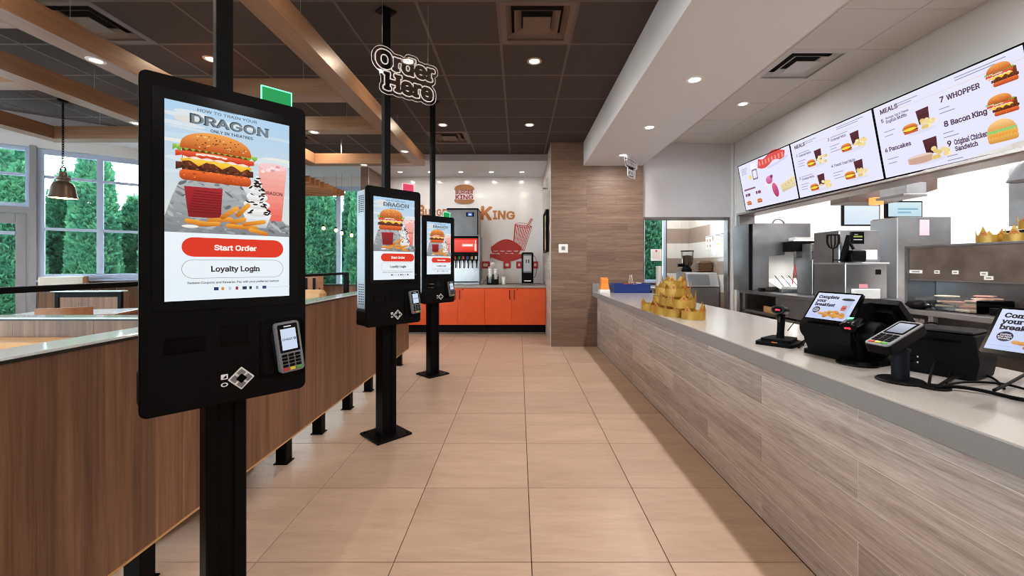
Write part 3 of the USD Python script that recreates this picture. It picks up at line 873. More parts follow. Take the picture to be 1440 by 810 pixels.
def kiosk(x, y, rz, label, flag):
    t = thing('order_kiosk', label, 'kiosk', (x, y, 0), rz, 'order kiosks')
    # local: front towards -y
    b = MB().box(-.143, .143, -.143, .143, 0, .016, .003)
    for sx in (-1, 1):
        for sy in (-1, 1):
            b.cyl((sx * .115, sy * .115, .016), (sx * .115, sy * .115, .024), .010, n=6)
    part(t, 'base_plate', b, K['black'])
    b = MB().box(-.058, -.020, -.055, .055, .016, .875, .003).box(.020, .058, -.055, .055, .016, .875, .003).box(-.0195, .0195, -.048, .05, .016, .874)
    part(t, 'pedestal', b, K['black'])
    part(t, 'upper_post', B(-.025, .025, -.025, .025, 1.87, CEIL - .008, .002), K['bronze'])
    part(t, 'ceiling_flange', B(-.06, .06, -.06, .06, CEIL - .012, CEIL - .004, .002), K['black'])
    # shell: black lower part, silver sides above
    part(t, 'housing', MB().box(-.212, .212, -.112, .045, .99, 1.865, .006), K['silver'])
    part(t, 'housing', MB().box(-.222, .222, -.113, .04, .870, .988, .01), K['black'], label='black lower housing')
    for sx in (-1, 1):
        v = MB()
        for z0, z1 in ((1.70, 1.83), (1.02, 1.18)):
            for i in range(9):
                for j in range(3):
                    zz, yy = z0 + (z1 - z0) * (i + .5) / 9, -.065 + .03 * j
                    v.box(sx * .2115, sx * .2128, yy, yy + .02, zz - .0035, zz + .0035)
        part(t, 'vent', v, K['black_matte'], kind='stuff')
    outline = rrect(-.228, .864, .228, 1.890, .022)
    F = np.array([[1, 0, 0, 0], [0, 0, -1, -.113], [0, 1, 0, 0], [0, 0, 0, 1.0]])     # x right, y up, z out of the front
    part(t, 'front_panel', MB().prism(outline, 0, .012, F).prism(outline.buffer(-.004), .012, .016, F), K['black'])
    ring = rrect(-.199, 1.176, .199, 1.848, .008).difference(sbox(-.1715, 1.206, .1715, 1.816))
    part(t, 'screen_bezel', MB().prism(ring, .016, .020, F), K['black_gloss'])
    scr = part(t, 'screen', MB().prism(sbox(-.1715, 1.206, .1715, 1.816), .014, .0165, F), K['black_gloss'])
    M = F @ tr(0, 1.511, .0166)
    part(scr, 'screen_picture', kp.mesh(M), K['screen'])
    # receipt slot, scanner window, seam
    part(t, 'receipt_slot', MB().box(-.170, -.072, 1.046, 1.052, .016, .022, .002, F).box(-.170, -.072, 1.088, 1.094, .016, .022, .002, F).box(-.170, -.165, 1.05, 1.09, .016, .022, 0, F).box(-.077, -.072, 1.05, 1.09, .016, .022, 0, F).box(-.165, -.077, 1.05, 1.09, .016, .0175, 0, F), K['black_gloss'])
    part(t, 'scanner_window', MB().box(-.032, .044, 1.050, 1.118, .016, .0195, .002, F), K['black_gloss'])
    part(t, 'panel_seam', MB().box(-.222, .222, 1.128, 1.1305, .0155, .0168, 0, F), K['bronze'])
    bay = rrect(.080, .925, .222, 1.126, .006).difference(rrect(.088, .934, .214, 1.118, .004))
    part(t, 'reader_bay', MB().prism(bay, .016, .0205, F), K['black_gloss'])
    # keypad for access, four quarters about a dark middle
    pad = part(t, 'access_pad', MB().prism(Polygon([(.025, .905), (.059, .939), (.025, .973), (-.009, .939)]).buffer(.003), .016, .019, F), K['white_plastic'])
    q = MB()
    for k in range(4):
        q.prism(affinity.rotate(sbox(-.0225, .0035, -.0035, .0225), 45 + 90 * k, origin=(0, 0)), .019, .021, F @ tr(.025, .939, 0))
    part(pad, 'key', q, K['grey_plastic'], kind='stuff')
    part(pad, 'key', MB().prism(affinity.rotate(sbox(-.0095, -.0095, .0095, .0095), 45, origin=(0, 0)).buffer(.002), .019, .0215, F @ tr(.025, .939, 0)), K['black_gloss'], label='dark middle key')
    ic = Pic()
    ic.add(rrect(-.031, .943, -.012, .960, .002).difference(sbox(-.027, .946, -.016, .957)), '#e8eaf2').add(Polygon([(-.027, .946), (-.016, .957), (-.027, .957)]), '#e8eaf2')
    ic.add(ell(-.0215, .926, .010, .007).difference(ell(-.0215, .926, .006, .004)), '#e8eaf2')
    part(t, 'icon', ic.mesh(F @ tr(0, 0, .0162)), K['print'])
    # card reader in its holder
    R = F @ tr(.164, 1.026, .020) @ rot('z', 5.5) @ rot('x', -6)
    rd = part(t, 'card_reader', MB().prism(rrect(-.040, -.088, .040, .088, .012), .006, .026, R).prism(rrect(-.037, -.085, .037, .085, .011), .026, .030, R), K['grey_plastic'], label='grey card reader with colour keys')
    part(t, 'reader_holder', MB().box(-.028, .028, -.098, -.05, -.006, .012, .003, R).box(-.046, .046, -.05, .06, -.008, .008, .003, R), K['black'])
    part(rd, 'reader_display', MB().prism(rrect(-.032, -.018, .032, .080, .004), .030, .0312, R), K['black_gloss'])
    dp = Pic().add(sbox(-.0245, -.010, .0245, .064), '#c5d3e6').text('CHASE', -.005, .023, .0075, '#243a66', width=.033).add(ell(.0185, .0268, .0042, .0042).difference(ell(.0185, .0268, .0018, .0018)), '#243a66')
    dp.add(rrect(-.012, .070, .012, .074, .0015), '#c9c9c9')
    part(rd, 'display_picture', dp.mesh(R @ tr(0, 0, .0314)), K['screen'])
    for i in range(4):
        for j in range(3):
            part(rd, 'key', B(-.030 + .021 * j, -.030 + .021 * j + .0175, -.0335 - .0118 * i, -.0335 - .0118 * i + .009, .030, .033, .0012, R), K['black_gloss'])
    for j in range(3):
        part(rd, 'key', B(-.030 + .021 * j, -.030 + .021 * j + .0175, -.081, -.071, .030, .033, .0012, R), KEY[j], label=('red key', 'yellow key', 'green key')[j])
    # lit acrylic flag on top
    fl_ = part(t, 'status_flag', B(.098, .192, -.085, -.079, 1.865, 1.952, .002), FLAG[flag][0])
    part(fl_, 'lit_edge', MB().box(.095, .195, -.086, -.078, 1.950, 1.954).box(.095, .098, -.086, -.078, 1.865, 1.952).box(.192, .195, -.086, -.078, 1.865, 1.952), FLAG[flag][1])
    return t


KEY = [plain('key_red', '#b92a22', .4), plain('key_yellow', '#d9c22c', .4), plain('key_green', '#4a9a3a', .4)]
FLAG = {'green': (glow('flag_green', (.0, .36, .09), .8), glow('flag_green_edge', (.15, 1., .4), 2.2)),
        'red': (glow('flag_red', (.75, .05, .12), .9), glow('flag_red_edge', (1., .25, .3), 2.0))}
kiosk(-1.038, 1.453, 46.5, 'tall black order kiosk nearest the camera, with a green lit flag on top', 'green')
kiosk(-1.03, 3.21, 46.5, 'black order kiosk with a red lit flag, second in the row', 'red')
kiosk(-1.037, 4.98, 46.5, 'black order kiosk furthest down the row, beside the drinks counter', 'green')

# hanging acrylic sign
def acrylic_sign(name, label, M, lines, h, width, wires, mat=None):
    t = thing(name, label, 'sign', M[:3, 3], 0, world=True)
    shapes = []
    for k, (s, dx) in enumerate(lines):
        g = letters(s, h, serif=True, fat=.06)
        g = affinity.scale(g, width[k] / g.bounds[2], 1, origin=(0, 0))
        shapes.append(affinity.translate(g, dx, -k * h * 1.32))
    text = unary_union(shapes)
    back = text.buffer(h * .30, 4).buffer(-h * .05).simplify(.001)
    back = unary_union([Polygon(g.exterior) for g in getattr(back, 'geoms', [back])])
    part(t, 'acrylic_panel', MB().prism(back, 0, .005, M), K['acrylic'])
    part(t, 'rim', MB().prism(back.difference(back.buffer(-.0026)), -.001, .006, M), K['sign_white'])
    part(t, 'lettering', MB().prism(text.buffer(h * .055).difference(text.buffer(-h * .012)).simplify(.0006), .0052, .0095, M), K['sign_white'])
    for x in wires:
        ys = back.intersection(LineString([(x, -1), (x, 1)])).bounds[3]
        p = (M @ np.array([x, ys - .004, .0025, 1]))[:3]
        part(t, 'wire', MB().cyl(p, (p[0], p[1], wires[x]), .0009, n=6), K['steel_bright'])


K['sign_white'] = mtl('sign_white', {'p': ('principled_bsdf', {'base_color': (.82, .80, .84), 'roughness': .35})}, [])
u40 = np.array([math.cos(math.radians(38)), math.sin(math.radians(38)), 0])
acrylic_sign('hanging_sign', 'clear acrylic sign reading Order Here, hung by wires over the kiosks', frame(np.array([-1.005, 2.895, 2.715]), u40, (0, 0, 1)),
             [('Order', 0), ('Here', .055)], .112, (.455, .385), {.05: CEIL, .40: CEIL})

# ------------------------------------------------------------------ wood half wall with a glass ledge
hp = thing('half_wall', 'long walnut half wall with a pale glass ledge, behind the order kiosks', 'partition', (-1.56, 3, 0), world=True)
ends = [-.6, .62, 1.84, 2.45, 3.06, 3.67, 4.28, 4.89, 5.62]
for y0, y1 in zip(ends[:-1], ends[1:]):
    part(hp, 'panel', B(-1.512, -1.497, y0 + .0008, y1 - .0008, .185, 1.028, .0008), W['walnut'])
    part(hp, 'panel', B(-1.623, -1.608, y0 + .0008, y1 - .0008, .185, 1.028, .0008), W['walnut'])
part(hp, 'core', B(-1.608, -1.512, -.6, 5.60, .19, 1.028), K['black_matte'])
part(hp, 'end_panel', B(-1.623, -1.497, 5.62, 5.63, .185, 1.028), W['walnut'])
part(hp, 'edge_strip', MB().box(-1.512, -1.494, -.6, 5.63, .176, .185), plain('edge_strip_oak', '#c79a64', .4))
part(hp, 'ledge_base', B(-1.63, -1.492, -.62, 5.64, 1.028, 1.039), K['ledge_dark'])
part(hp, 'ledge', B(-1.635, -1.488, -.62, 5.645, 1.039, 1.050, .002), K['ledge'])
for y in (.3, 1.0, 1.69, 2.2, 2.743, 3.225, 3.77, 4.30, 4.85, 5.40):
    part(hp, 'leg', MB().box(-1.605, -1.535, y - .012, y + .06, 0, .19, .002).box(-1.615, -1.525, y - .022, y + .07, 0, .006), K['black'])

# ------------------------------------------------------------------ ceiling fittings
K['diff_brown'] = plain('diffuser_brown', '#6b5546', .5)
K['diff_grey'] = plain('diffuser_grey', '#b9b8b6', .5)
K['duct_dark'] = plain('duct_inside', '#14110f', .9)


def diffuser(x0, x1, y0, y1, label, mat):
    """Square step-down air diffuser: frame, three nested louvres, dark duct above."""
    t = thing('air_diffuser', label, 'air vent', ((x0 + x1) / 2, (y0 + y1) / 2, CEIL), 0, 'ceiling air diffusers')
    w, d = (x1 - x0) / 2, (y1 - y0) / 2
    part(t, 'duct', MB().box(-w, w, -d, d, .075, .085), K['duct_dark'])
    part(t, 'frame', MB().prism(sbox(-w, -d, w, d).difference(sbox(-w + .045, -d + .045, w - .045, d - .045)), -.004, .01), mat)
    for k, (s, z) in enumerate(((.90, .020), (.62, .012), (.38, .004))):
        m = MB()
        inner = s - .20 if k < 2 else 0.0
        a, b = np.array([[-w, -d], [w, -d], [w, d], [-w, d]]) * s, np.array([[-w, -d], [w, -d], [w, d], [-w, d]]) * max(inner, .02)
        for (za, zb) in ((z - .012, z + .022), (z - .009, z + .025)):
            v = np.vstack([np.column_stack([a, [za] * 4]), np.column_stack([b, [zb] * 4])])
            f = [(i, (i + 1) % 4, 4 + (i + 1) % 4) for i in range(4)] + [(i, 4 + (i + 1) % 4, 4 + i) for i in range(4)]
            m.add(v, f)
        m.add(np.vstack([np.column_stack([a, [z - .012] * 4]), np.column_stack([a, [z - .009] * 4])]), [(i, (i + 1) % 4, 4 + (i + 1) % 4) for i in range(4)] + [(i, 4 + (i + 1) % 4, 4 + i) for i in range(4)])
        if k == 2:
            m.box(-w * .38, w * .38, -d * .38, d * .38, z - .014, z - .010)
        part(t, 'louver', m, mat)


for (i, j), where in (((0, -1), 'brown square air diffuser in the dark ceiling over the tiled walkway'), ((-2, 4), 'brown square air diffuser in the dark ceiling nearest the drinks counter'),
                      ((-6, -1), 'square air diffuser in the dark ceiling beside the long wooden beam'), ((-6, 4), 'square air diffuser in the dark ceiling beyond the wooden beams')):
    x, y = GX + .61 * i, GY + .607 * j
    diffuser(x + .012, x + .598, y + .012, y + .595, where, K['diff_brown'])
diffuser(2.497, 3.083, 3.80, 4.41, 'grey square air diffuser in the ceiling above the menu screens', K['diff_grey'])

# wooden beams, hung on wires
ZB0, ZB1 = 2.892, 3.05


def beam(label, x0, x1, y0, y1):
    along = 'beam_y' if (y1 - y0) > (x1 - x0) else 'beam_x'
    t = thing('ceiling_beam', label, 'beam', ((x0 + x1) / 2, (y0 + y1) / 2, ZB0), 0, 'hanging wooden ceiling beams', world=True)
    part(t, 'timber', B(x0, x1, y0, y1, ZB0, ZB1, .002), W[along])
    n = 4 if along == 'beam_y' else 2
    for k in range(n):
        f = (k + .5) / n
        x, y = (x0 + x1) / 2, (y0 + y1) / 2
        if along == 'beam_y':
            y = y0 + f * (y1 - y0)
        else:
            x = x0 + f * (x1 - x0)
        part(t, 'wire', MB().cyl((x, y, ZB1 - .002), (x, y, CEIL - .001), .0015, n=6).cyl((x, y, ZB1 - .002), (x, y, ZB1 + .02), .006, n=8), K['steel_bright'])


beam('long wooden ceiling beam over the order kiosks', -1.67, -1.5, -3.0, 6.61)
beam('long wooden ceiling beam between the kiosks and the pendant lamp', -3.344, -3.174, -3.0, 6.61)
beam('wooden ceiling beam nearest the pendant lamp on its kiosk side', -4.342, -4.172, -3.0, 5.17)
beam('wooden ceiling beam nearest the diagonal windows', -5.975, -5.805, -1.0, 5.17)
beam('wooden cross beam, nearest of the three over the kiosks', -3.174, -1.67, 3.847, 4.02)
beam('wooden cross beam, middle one of the three over the kiosks', -3.174, -1.67, 4.83, 5.0)
beam('wooden cross beam lit orange, farthest over the kiosks', -3.174, -1.67, 6.44, 6.61)
beam('short wooden cross beam at the upper left edge of the view', -4.172, -3.344, 2.59, 2.76)
beam('short wooden cross beam near the diagonal windows', -5.805, -4.342, 3.57, 3.734)
beam('wooden end beam behind the pendant lamp', -5.975, -3.344, 5.17, 5.34)


def downlight(x, y, z, label, power, color, ring, group, r=.048, cone=None, glow_mat='bulb'):
    t = thing('downlight', label, 'ceiling light', (x, y, z), 0, group)
    part(t, 'trim_ring', MB().lathe([(r, -.001), (r + .004, -.004), (r + .022, -.003), (r + .024, .002), (r, .002)], 24), ring)
    part(t, 'lens', MB().lathe([(0, -.0012), (r * .98, -.0012), (r * .98, .001)], 24), K[glow_mat])
    lamp_disk(t, 'light', (0, 0, -.006), r * .95, power, color, cone)


RING_D, RING_W = plain('lamp_ring_bronze', '#b9a89a', .35), plain('lamp_ring_white', '#e4e2e0', .35)
PW = 6.5
for x in (.15, -1.07):
    for y in (4.0, 5.82, 2.18, .36, -1.46):
        seen = y > 3
        downlight(x, y, CEIL - .002, 'round downlight in the dark ceiling ' + {.15: 'over the walkway', -1.07: 'over the kiosks'}[x] + (', the farther one' if y == 5.82 else ', the nearer one' if y == 4.0 else ', %s out of view' % ORD[int(3 - y)]), PW, WARM, RING_D,
                  'downlights in the dark ceiling' if seen else 'downlights in the dark ceiling behind the camera', glow_mat='bulb')
for x, y in ((-2.94, 3.96), (-2.94, 2.14), (-5.0, 2.6), (-5.0, .8), (-2.4, .3)):
    downlight(x, y, CEIL - .002, 'downlight in the dark ceiling behind the near kiosk post' if y == 3.96 else f'downlight in the dark ceiling between the beams, {ORD[int(y * 3)]} out of view', PW, WARM, RING_D, 'downlights between the beams')
for k, y in enumerate((5.997, 4.787, 3.555, 2.33, 1.11, -.1, -1.3)):
    downlight(1.51, y, SOF - .001, ('farthest round downlight in the white bulkhead, above the hanging acrylic sign', 'middle round downlight in the white bulkhead', 'nearest round downlight in view in the white bulkhead')[k] if k < 3 else f'round downlight in the white bulkhead out of view, {ORD[k]} of its row',
              PW * 2.3, NEUTRAL, RING_W, 'downlights in the white bulkhead', cone=62, glow_mat='bulb_white')
for k, x in enumerate((.06, -.55, -1.16, -1.77, -2.37)):
    downlight(x, 8.27, LOW - .001, f'small downlight above the drinks counter, {("first", "second", "third", "fourth", "fifth")[k]} from the wood wall', PW * .45, NEUTRAL, RING_W, 'downlights above the drinks counter', r=.042, glow_mat='bulb_white')
for x, y, lab in ((-3.26, 3.19, 'downlight in the underside of the long wooden beam beside the near kiosk'), (-2.43, 4.915, 'downlight in the underside of the middle wooden cross beam'), (-1.585, 5.75, 'downlight in the underside of the long wooden beam over the kiosks'),
                  (-2.44, 6.525, 'downlight in the underside of the orange-lit cross beam'), (-4.257, 4.61, 'downlight in the underside of the wooden beam by the pendant lamp'), (-3.26, 1.3, 'downlight in the long wooden beam out of view'), (-1.585, 1.2, 'downlight in the wooden beam over the kiosks out of view'), (-4.257, 2.2, 'downlight in a wooden beam out of view')):
    downlight(x, y, ZB0 - .001, lab, PW * .5, WARM, RING_W, 'downlights in the wooden beams', r=.038)
for y in (5.06, 2.3, .2):
    downlight(2.74, y, CEIL - .002, 'round downlight in the grey ceiling above the menu screens' if y > 4 else f'round downlight in the grey ceiling out of view, {"nearer" if y > 1 else "behind the camera"}', PW * 1.3, NEUTRAL, RING_W, 'downlights in the grey ceiling', glow_mat='bulb_white')
downlight(-2.95, 6.15, CEIL - .002, 'unseen downlight in the dark ceiling, placed to light the far cross beam orange', PW * 2, WARM, RING_D, 'downlights between the beams')  # unseen behind the middle cross beam, placed to light the far one


def unseen_troffer(x, y, z, w, d, power, label):  # panels out of view, placed to brighten the kitchen and drive-through walls
    t = thing('ceiling_light', label, 'ceiling light', (x, y, z), 0, 'panel lights out of view in the kitchen ceiling')
    part(t, 'frame', MB().prism(sbox(-w, -d, w, d).difference(sbox(-w + .03, -d + .03, w - .03, d - .03)), -.012, -.001), RING_W)
    part(t, 'diffuser', B(-w + .03, w - .03, -d + .03, d - .03, -.006, -.002), K['bulb_white'])
    l = UsdLux.RectLight.Define(stage, fresh(t.path, 'light'))
    l.CreateWidthAttr(2 * w - .1)
    l.CreateHeightAttr(2 * d - .1)
    l.CreateColorAttr(Gf.Vec3f(*COOL))
    l.CreateIntensityAttr(float(power * LAMP / (math.pi * (2 * w - .1) * (2 * d - .1))))
    l.AddTranslateOp().Set(Gf.Vec3d(0, 0, -.02))


for k, (x, y) in enumerate(((4.9, 6.0), (4.9, 4.2), (4.9, 2.4), (4.9, .4))):
    unseen_troffer(x, y, 2.9, .6, .3, 55, f'panel light out of view in the kitchen ceiling, {ORD[k]} from the end wall')
unseen_troffer(2.7, 7.6, 2.75, .5, .25, 11, 'panel light out of view in the ceiling of the drive-through room')

# ------------------------------------------------------------------ drinks counter
group = 'orange cabinets under the drinks counter'
for k, (x0, x1, lab) in enumerate(((-.645, .508, 'orange two-door cabinet next to the wood wall'), (-1.672, -.647, 'orange two-door cabinet under the soda fountain'), (-2.70, -1.674, 'orange two-door cabinet behind the kiosks'))):
    t = thing('base_cabinet', lab, 'cabinet', ((x0 + x1) / 2, 8.2, 0), 0, group, world=True)
    part(t, 'body', B(x0, x1, 7.84, 8.75, .178, .88), K['orange'])
    part(t, 'kick_panel', B(x0, x1, 7.87, 8.7, 0, .178), K['black'])
    part(t, 'skirting', B(x0, x1, 7.858, 7.87, 0, .035), K['steel_dark'])
    xm = (x0 + x1) / 2 if k else -.13
    for a, b, sx in ((x0, xm, 1), (xm, x1, -1)):
        d = part(t, 'door', B(a + .002, b - .002, 7.815, 7.838, .182, .872, .0015), K['orange'])
        hx = (b - .042) if sx > 0 else (a + .042)
        part(d, 'handle', MB().box(hx - .007, hx + .007, 7.785, 7.797, .66, .84, .002).box(hx - .005, hx + .005, 7.795, 7.816, .67, .685).box(hx - .005, hx + .005, 7.795, 7.816, .815, .83), K['bronze'])
        if sx < 0:
            part(d, 'lock', MB().cyl((hx + .06, 7.816, .845), (hx + .06, 7.808, .845), .011, n=14), K['black'])
solo('countertop', 'grey counter slab of the drinks station over the orange cabinets', 'countertop', B(-2.80, .510, 7.79, 8.755, .881, .925, .003), K['cab_top'])

# round logo on the glossy wall
c = at(653, 273.2, YB)
t = thing('wall_logo', 'round bun-shaped logo sign on the glossy white back wall', 'sign', c, world=True)
Mw = frame(c + np.array([0, -.001, 0]), (1, 0, 0), (0, 0, 1))
BUN, RED = plain('logo_bun', '#a06c44', .6, spec=.2), plain('logo_red', '#92190f', .6, spec=.2)
bun = Polygon([(-.205, .095)] + [(.205 * -math.cos(a), .105 + .095 * math.sin(a) ** .8) for a in np.linspace(0, math.pi, 24)] + [(.205, .095)]).buffer(.004)
part(t, 'bun_top', MB().prism(bun, 0, .015, Mw), BUN)
bun2 = Polygon([(-.205, -.118), (.205, -.118)] + [(.205 * math.cos(a), -.125 - .072 * math.sin(a) ** .7) for a in np.linspace(0, math.pi, 24)]).buffer(.004)
part(t, 'bun_bottom', MB().prism(bun2, 0, .015, Mw), BUN)
for s, y, h, w in (('BURGER', .006, .078, .37), ('KING', -.106, .094, .37)):
    gl = letters(s, h, fat=-.022)
    gl = affinity.translate(affinity.scale(gl, w / gl.bounds[2], 1, origin=(0, 0)), -w / 2, y)
    part(t, 'lettering', MB().prism(gl, 0, .015, Mw), RED)

# painted mural: the two words, a striped cup and a sandwich
p = Pic(.0004)
X = lambda x: (x - CX) * YB / FPX
Z = lambda y: EYE + (CY - y) * YB / FPX
OR, RD = '#b5713c', '#b3261f'
for word, spots_ in (('KING', ((676, 692, 308.5, 290), (693, 699, 308, 296), (700, 711, 308, 296), (712, 724, 308, 297))), ('BURGER', ((588, 597, 303, 288), (598, 605, 303, 294), (606, 613, 303, 294), (614, 621, 303, 294), (622, 629, 303, 294), (630, 637, 303, 294)))):
    pw = Pic(.0004)
    for k, (ch, (xa, xb, yb, yt)) in enumerate(zip(word, spots_)):
        gl = letters(ch, 1.0, fat=.035)
        b_ = gl.bounds
        gl = affinity.scale(gl, (X(xb) - X(xa)) / b_[2], (Z(yt) - Z(yb)) / b_[3], origin=(0, 0))
        pw.add(affinity.rotate(affinity.translate(gl, X(xa), Z(yb)), (-3, 2, -2, 3)[k % 4]), OR)
    solo('wall_lettering', f'brown painted word {word} in playful capitals on the back wall', 'lettering', pw.mesh(frame((0, YB - .001, 0), (1, 0, 0), (0, 0, 1))), K['print'])
cup = Polygon([(X(724.5), Z(316)), (X(747.5), Z(319)), (X(737), Z(352)), (X(722), Z(347))])
p.add(cup.buffer(.012), RD).add(cup, '#e6dfdb')
for k in range(9):
    a = k / 9
    q0, q1 = (724.5 + 23 * a, 316 + 3 * a), (722 + 15 * a, 347 + 5 * a)
    p.add(Polygon([(X(q0[0]), Z(q0[1])), (X(q0[0] + 1.3), Z(q0[1] + .15)), (X(q1[0] + .8), Z(q1[1] + .3)), (X(q1[0]), Z(q1[1]))]), RD)
p.add(ell(X(736), Z(317), .175, .05, 28, -8).difference(ell(X(736), Z(317), .163, .040, 28, -8)), RD)
for k in range(6):
    a, b_ = k / 6, (k + .55) / 6
    p.add(LineString([(X(742 + 6.5 * a), Z(318 - 11 * a)), (X(742 + 6.5 * b_), Z(318 - 11 * b_))]).buffer(.020, cap_style=2), RD)
p.add(LineString([(X(742), Z(318)), (X(748.5), Z(307))]).buffer(.026, cap_style=2).difference(LineString([(X(742), Z(318)), (X(748.5), Z(307))]).buffer(.021, cap_style=2)), RD)
bl = Polygon([(X(691), Z(347 + 0))] + [(X(691 + 42 * i / 16), Z(348 - 11 * math.sin(math.pi * i / 16))) for i in range(17)] + [(X(733), Z(352)), (X(691), Z(352))]).buffer(.01)
p.add(bl, RD)
for k in range(4):
    p.add(ell(X(697 + 9.5 * k), Z(353 + (k % 2)), .085, .055).difference(ell(X(697 + 9.5 * k), Z(352), .06, .03)), RD)
p.add(wavy(X(689), X(736), Z(357), .02, .09, 14, 4), RD)
p.add(Polygon([(X(690), Z(361))] + [(X(690 + 46 * i / 14), Z(361 + 6.5 * math.sin(math.pi * i / 14))) for i in range(15)]).buffer(.008), RD)
for xa, xb in ((677, 689), (708, 718.5), (726, 734.5), (749.5, 756.5)):
    p.add(rrect(X(xa), Z(377.5), X(xb), Z(367.5), .02), RD).add(rrect(X(xa + 2.5), Z(374.5), X(xb - 3), Z(370.5), .02), '#d8c9c4')
for r_ in (.0,):
    p.add(LineString([(X(749 + 6 * math.sin(t_)), Z(375 - 16 * math.cos(t_))) for t_ in np.linspace(.2, 2.9, 18)]).buffer(.006), RD)
solo('wall_mural', 'red painted mural of a striped cup and a burger on the back wall', 'mural', p.mesh(frame((0, YB - .001, 0), (1, 0, 0), (0, 0, 1))), K['print'])

# ice maker on the soda fountain
t = thing('ice_machine', 'stainless ice machine standing on the soda fountain', 'ice machine', (-1.1, 8.4, 1.885), world=True)
part(t, 'body', B(-1.41, -.80, 8.12, 8.72, 1.90, 2.405, .012), plain('ice_machine_grey', '#7b7b7e', .36, .35, var=.1))
part(t, 'lid', B(-1.415, -.795, 8.11, 8.73, 2.405, 2.425, .004), K['black'])
part(t, 'base_rail', B(-1.42, -.78, 8.10, 8.73, 1.885, 1.90, .003), K['steel'])
part(t, 'side_strip', B(-.815, -.797, 8.105, 8.125, 1.90, 2.405), K['black'])
d = part(t, 'control_panel', B(-1.035, -.88, 8.112, 8.122, 2.26, 2.345, .002), K['black_gloss'])
part(d, 'display', Pic().add(rrect(-.045, -.03, .045, .03, .004), '#3d6fd8').add(rrect(-.025, -.015, .025, .015, .004), '#dfe8ff').mesh(frame((-.957, 8.1115, 2.302), (1, 0, 0), (0, 0, 1))), K['screen'])
part(t, 'badge', Pic().add(ell(-.012, 0, .014, .014), '#c9c9c9').add(rrect(.008, -.01, .03, .01, .003), '#5c5c60').mesh(frame((-1.33, 8.1185, 2.32), (1, 0, 0), (0, 0, 1))), K['print'])
t = thing('soda_fountain', 'soda fountain with a lit red panel on the drinks counter', 'drinks dispenser', (-1.1, 8.4, .925), world=True)
part(t, 'body', MB().box(-1.42, -.77, 8.34, 8.72, 1.02, 1.882, .006).box(-1.42, -1.40, 8.10, 8.36, .95, 1.88, .003).box(-.79, -.77, 8.10, 8.36, .95, 1.88, .003), K['steel'])
part(t, 'hood', B(-1.40, -.79, 8.12, 8.36, 1.50, 1.88, .004), K['black'])
Mf_ = frame((-1.095, 8.116, 1.70), (1, 0, 0), (0, 0, 1))
p = Pic().add(rrect(-.285, -.135, .285, .135, .008), '#d8281d').add(sbox(-.285, -.135, .285, .135).buffer(-.03), '#e03a26', '#f0584a', 5)
p.add(rrect(-.02, -.028, .20, .028, .004), '#f4b0a4').add(rrect(-.005, -.012, .185, .012, .004), '#fff3f0')
p.add(rrect(.225, -.115, .265, .03, .015), '#f2c9c4').add(rrect(.236, .03, .254, .1, .008), '#f6e3e0')
for k in range(5):
    p.add(ell(-.24 + .02 * (k % 2), -.09 + .045 * k, .03, .018), '#f6d9d4')
p.items = [q for q in p.items]
part(t, 'lit_panel', p.mesh(Mf_), K['screen'])
for k in range(7):
    x = -1.345 + .083 * k
    v = part(t, 'valve', MB().box(x - .026, x + .026, 8.20, 8.33, 1.40, 1.50, .006).cyl((x, 8.24, 1.40), (x, 8.24, 1.35), .016, .011, 12), K['black'])
    part(v, 'lever', MB().box(x - .010, x + .010, 8.265, 8.272, 1.25, 1.40, .002), K['black_matte'])
    part(v, 'flavour_label', Pic().add(rrect(-.02, -.03, .02, .03, .004), ('#c9c4bc', '#b8261c', '#1f6b3a', '#c23a25', '#2a4aa0', '#d08a2a', '#cfd4dc')[k]).mesh(frame((x, 8.1985, 1.455), (1, 0, 0), (0, 0, 1))), K['print'])
part(t, 'drip_tray', MB().box(-1.42, -.77, 8.06, 8.36, .926, .975, .006), K['steel'])
gr = MB()
for k in range(24):
    gr.box(-1.40 + .026 * k, -1.388 + .026 * k, 8.08, 8.34, .976, .984)
part(t, 'tray_grate', gr, K['black'], kind='stuff')
part(t, 'splash_plate', B(-1.40, -.79, 8.332, 8.342, .98, 1.40), K['steel_bright'])

t = thing('napkin_dispenser', 'black upright napkin dispenser on the drinks counter by the wood wall', 'napkin dispenser', (.17, 8.2, .925), world=True)
part(t, 'body', B(.055, .285, 8.11, 8.36, .945, 1.56, .02), K['black'])
part(t, 'foot', B(.045, .295, 8.07, 8.37, .926, .955, .008), K['steel_dark'])
part(t, 'face_plate', B(.085, .255, 8.095, 8.112, 1.16, 1.52, .008), K['grey_plastic'])
part(t, 'label', Pic().add(rrect(-.075, -.15, .075, .15, .01), '#b9bcc0').add(rrect(-.035, .01, -.012, .08, .006), '#5a3028').add(rrect(.012, .01, .035, .08, .006), '#3a2a2c').mesh(frame((.17, 8.094, 1.34), (1, 0, 0), (0, 0, 1))), K['print'])
part(t, 'napkin', MB().box(.10, .24, 8.085, 8.20, 1.0, 1.012).box(.11, .23, 8.075, 8.10, .99, 1.002), K['paper'])

